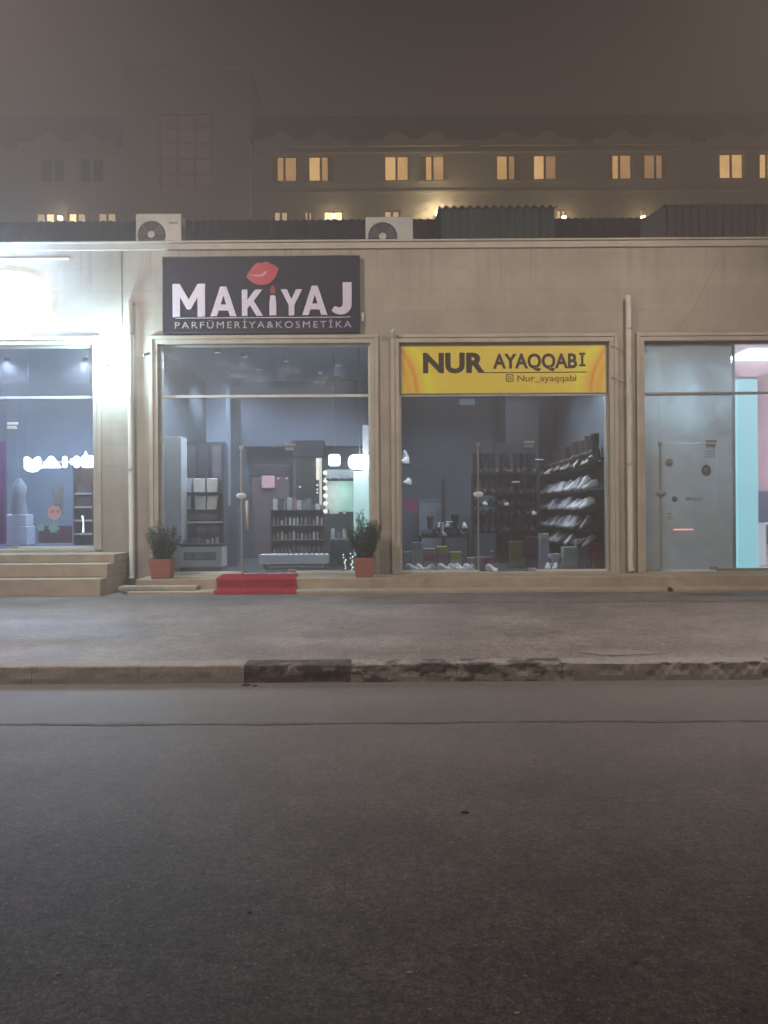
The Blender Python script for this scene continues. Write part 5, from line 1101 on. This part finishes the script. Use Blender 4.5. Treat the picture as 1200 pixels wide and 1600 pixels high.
lit('red_reflection_bar', 'short glowing red bar for a light reflection low on the frosted door', 'light bar', q, em('red bar', (1,.30,.32,1), .9))  # red light reflection put in as a glowing bar

# ================================================================== long building in the fog behind
BY = 42.0
hotel = thing('hotel_building', 'long pale building with paired lit windows rising in the fog', 'building', (0, BY, 0))
hw = pm('pale render', (.36,.33,.28,1), .08, .3, .85, .1, 6)
hr = pm('dark tiled roof', (.035,.030,.032,1), .2, 1.5, .8, .3)
def B(px, py, Y=BY): return W(px, py, Y)
eave = B(600, 226)[1]
# window list in photo coordinates
WIN = []
for a, b in ((424,464),(481,521),(600,639),(657,695),(775,813),(833,871),(949,988),(1006,1044),(1124,1163),(1180,1219)): WIN.append((a, 241.5, b, 281.5, 1))
for a, b in ((62,101),(122,162)): WIN.append((a, 243, b, 285, 0))
for a, b in ((55,85),(105,134),(152,181),(427,450),(475,488),(505,536),(600,625),(870,885),(1000,1011)): WIN.append((a, 327 if a != 427 else 331, b, 368, 2))
rng = random.Random(8)
x0b, x1b = -46, 46
TX0, TX1 = B(200, 200)[0], B(393, 200)[0]
def wall_with_holes(q, x0, x1, z0, z1, holes, ya, yb):
    hs_ = [h for h in holes if h[0] >= x0 and h[1] <= x1]; rows_ = sorted(set([z0, z1]+[v for h in hs_ for v in (h[2], h[3])]))
    for za, zb_ in zip(rows_, rows_[1:]):
        cut = sorted([(h[0], h[1]) for h in hs_ if h[2] < zb_-1e-6 and h[3] > za+1e-6]); x = x0
        for a, b in cut:
            if a > x: q.box(x, a, ya, yb, za, zb_)
            x = b
        if x < x1: q.box(x, x1, ya, yb, za, zb_)
holes = []
for (a, t_, b, d, k) in WIN:
    xa_, zt_ = B(a, t_); xb_, zb_ = B(b, d); holes.append((xa_, xb_, round(B(600, d)[1] if k != 2 else 15.9, 3), round(B(600, t_)[1] if k != 2 else B(600, 328)[1], 3)))
    if k == 1: holes[-1] = (xa_, xb_, 19.26, 20.63)
    if k == 0: holes[-1] = (xa_, xb_, 19.26, 20.63)
q = MB()
wall_with_holes(q, x0b, TX0, 0, eave, holes, BY, BY+.5); wall_with_holes(q, TX1, x1b, 0, eave, holes, BY, BY+.5)
q.box(x0b, x0b+.5, BY+.5, BY+11.5, 0, eave); q.box(x1b-.5, x1b, BY+.5, BY+11.5, 0, eave); q.box(x0b, x1b, BY+11.5, BY+12, 0, eave)
q.build('wall', hw, hotel)
q = MB(); rh = 2.85
q.prismx([(BY-.5, eave-.02), (BY+2.6, eave+rh), (BY+9.5, eave+rh), (BY+12.5, eave-.02)], x0b-.5, TX0-.01); q.prismx([(BY-.5, eave-.02), (BY+2.6, eave+rh), (BY+9.5, eave+rh), (BY+12.5, eave-.02)], TX1+.01, x1b+.5); q.build('roof', hr, hotel)
# scalloped gables over each pair of windows
for k, (a, b) in enumerate(((424,521),(600,695),(775,871),(949,1044),(1124,1219),(62,162))):
    xa_, _ = B(a-26, 215); xb_, _ = B(b+26, 215); w_ = xb_-xa_; poly = []; n = 40
    for i in range(n+1):
        u = i/n; d1 = abs(u-.30)/.18; d2 = abs(u-.70)/.18
        h = .42*max(0, 1-min(1, min(u, 1-u)/.0001))+ .0
        h = .46*(.5+.5*math.cos(PI*min(1, d1)))+.46*(.5+.5*math.cos(PI*min(1, d2)))
        poly.append((xa_+w_*u, eave-.03+h))
    q = MB(); q.prism(poly+[(xb_, eave-.5), (xa_, eave-.5)], BY-.56, BY-.32) if False else q.prism(poly+[(xb_, eave-.35), (xa_, eave-.35)], BY-.62, BY-.505); q.build('gable', hw, hotel)
q = MB(); q.box(TX1+.01, x1b, BY-.12, BY-.001, eave-.47, eave-.355); q.box(x0b, TX0-.01, BY-.12, BY-.001, eave-.47, eave-.355); q.box(TX1+.01, x1b, BY-.1, BY-.001, 18.55, 18.68); q.build('string_course', hw, hotel)
cream = [em('lit curtain %d' % k, c, s_, .25, 1.1) for k, (c, s_) in enumerate([((1,.55,.17,1), 1.5), ((1,.53,.19,1), 1.1), ((1,.60,.22,1), 2.0), ((1,.50,.20,1), .8)])]
lowlit = em('bright lower window', (1,.78,.42,1), 3.5); lowdim = em('dim lower window', (1,.72,.42,1), 1.1)
fr_m = pm('ochre window frame', (.30,.16,.05,1), .15, 3); dkgl = pm('unlit window glass', (.03,.033,.04,1), .1, 1, .15, 0)
for i, ((a, t_, b, d, k), (xa_, xb_, za_, zb_)) in enumerate(zip(WIN, holes)):
    q = MB(); t = .07; y0, y1 = BY+.12, BY+.2
    q.box(xa_, xa_+t, y0, y1, za_, zb_); q.box(xb_-t, xb_, y0, y1, za_, zb_); q.box(xa_+t, xb_-t, y0, y1, za_, za_+t); q.box(xa_+t, xb_-t, y0, y1, zb_-t, zb_); xm = (xa_+xb_)/2; q.box(xm-.06, xm+.06, y0, y1, za_+t, zb_-t)
    w = q.build('window', fr_m if k != 0 else grey_metal, hotel)
    for s_ in (0, 1):
        e0, e1 = (xa_+t, xm-.06) if s_ == 0 else (xm+.06, xb_-t); q = MB(); q.box(e0, e1, y0+.04, y0+.05, za_+t, zb_-t)
        mt = dkgl if k == 0 else (lowlit if a in (505,) or (a in (55,105) and s_ == 1-(a == 105)) else lowdim) if k == 2 else cream[[1,1,2,1,2,0,0,1,0,3,2,3,0,1,3,3,2,2,2,2][(i*2+s_) % 20] if s_ == 0 or True else 0]
        q.build('pane', mt, w)
        if k == 1 and (i*2+s_) % 3 == 0: q = MB(); cu_ = e0+(e1-e0)*(.0 if s_ == 0 else .55); q.box(cu_, cu_+(e1-e0)*.45, y0+.02, y0+.03, za_+t, zb_-t); q.build('curtain', fr_m, w)
    q = MB(); q.box(xa_-.1, xb_+.1, BY-.1, BY-.001, za_-.12, za_-.02); q.build('sill', hw, w)
# tower with its tall brownish window
tz = B(300, 124)[1]; 
wx0, wz1 = B(255, 188); wx1, wz0 = B(337, 306)
q = MB(); ty = BY-.9
wall_with_holes(q, TX0, TX1, 0, tz, [(wx0, wx1, wz0, wz1)], ty, ty+.4); q.box(TX0, TX0+.4, ty+.4, BY+3, 0, tz); q.box(TX1-.4, TX1, ty+.4, BY+3, 0, tz); q.box(TX0, TX1, BY+3, BY+3.4, 0, tz)
tw = q.build('tower', hw, hotel)
q = MB(); q.box(TX0-.25, TX1+.25, ty-.25, BY+3.6, tz, tz+.25); q.build('tower_cap', hw, tw)
q = MB(); y0 = ty+.15; nc, nr = 3, 5
q.box(wx0, wx0+.08, y0, y0+.1, wz0, wz1); q.box(wx1-.08, wx1, y0, y0+.1, wz0, wz1)
for k in range(1, nc): x = wx0+(wx1-wx0)*k/nc; q.box(x-.05, x+.05, y0, y0+.1, wz0, wz1)
for k in range(nr+1): z = min(wz1-.08, wz0+(wz1-wz0)*k/nr); q.box(wx0+.081, wx1-.081, y0-.01, y0+.09, z, z+.08)
gw = q.build('tower_window', pm('brown lattice', (.10,.05,.035,1), .1, 2), tw)
q = MB(); q.box(wx0+.02, wx1-.02, y0+.11, y0+.13, wz0, wz1); q.build('pane', em('dim brown glow', (.62,.27,.13,1), .16, .5, .35, (.12,.08,.06,1)), gw)
# wall lamps low on the back building, their glow seen over the shop roof
for k, (px, py, P_) in enumerate(((521,335,45),(684,332,360),(882,338,45),(1006,338,30),(92,338,30))):
    x, z = B(px, py, BY-.5); t = thing('wall_lamp', 'warm wall lamp glowing over the shop roof, %s from the left' % ORD[[4,1,2,3,0][0] if False else [1,2,3,4,0][k]], 'lamp', (x, BY-.4, z), 'warm wall lamps on the long building')
    q = MB(); q.box(x-.12, x+.12, BY-.45, BY-.25, z-.12, z+.06); q.build('diffuser', em('warm wall lamp', (1,.83,.5,1), 14), t, .03)
    q = MB(); q.box(x-.05, x+.05, BY-.249, BY-.001, z-.03, z+.03); q.build('bracket', grey_metal, t)
    lamp('wall_light', 'POINT', (x, BY-.75, z), P_, (1,.80,.48), t, .15)
# yard lamps between the two buildings
for k, x in enumerate((-24, -8, 8, 24)):
    t = thing('yard_lamp', 'yard lamp post between the shop row and the long building, %s from the left' % ORD[k], 'lamp post', (x, 31, -.03), 'yard lamps behind the shop row')
    q = MB(); q.tube([(x, 31, -.03), (x, 31, 5.6)], [.07, .045], 10); q.build('pole', grey_metal, t)
    q = MB(); q.ball((x, 31, 5.8), .2, 12); q.build('globe', em('yard globe', (1,.85,.6,1), 8), t)
    lamp('yard_light', 'POINT', (x, 31, 6.1), 1300 if x > -20 else 1000, (1,.83,.62), t, .25)

# ================================================================== fog
if HAZE > 0:
    q = MB(); q.box(-150, 150, -150, 150, -1.03, 27)
    m_, t_, o_ = nodes('night fog'); v = t_.nodes.new('ShaderNodeVolumePrincipled'); v.inputs['Color'].default_value = (.52,.46,.43,1); v.inputs['Density'].default_value = HAZE; v.inputs['Anisotropy'].default_value = .3
    t_.links.new(v.outputs[0], o_.inputs['Volume']); hz_ = q.build('haze', m_); hz_['kind'] = 'stuff'
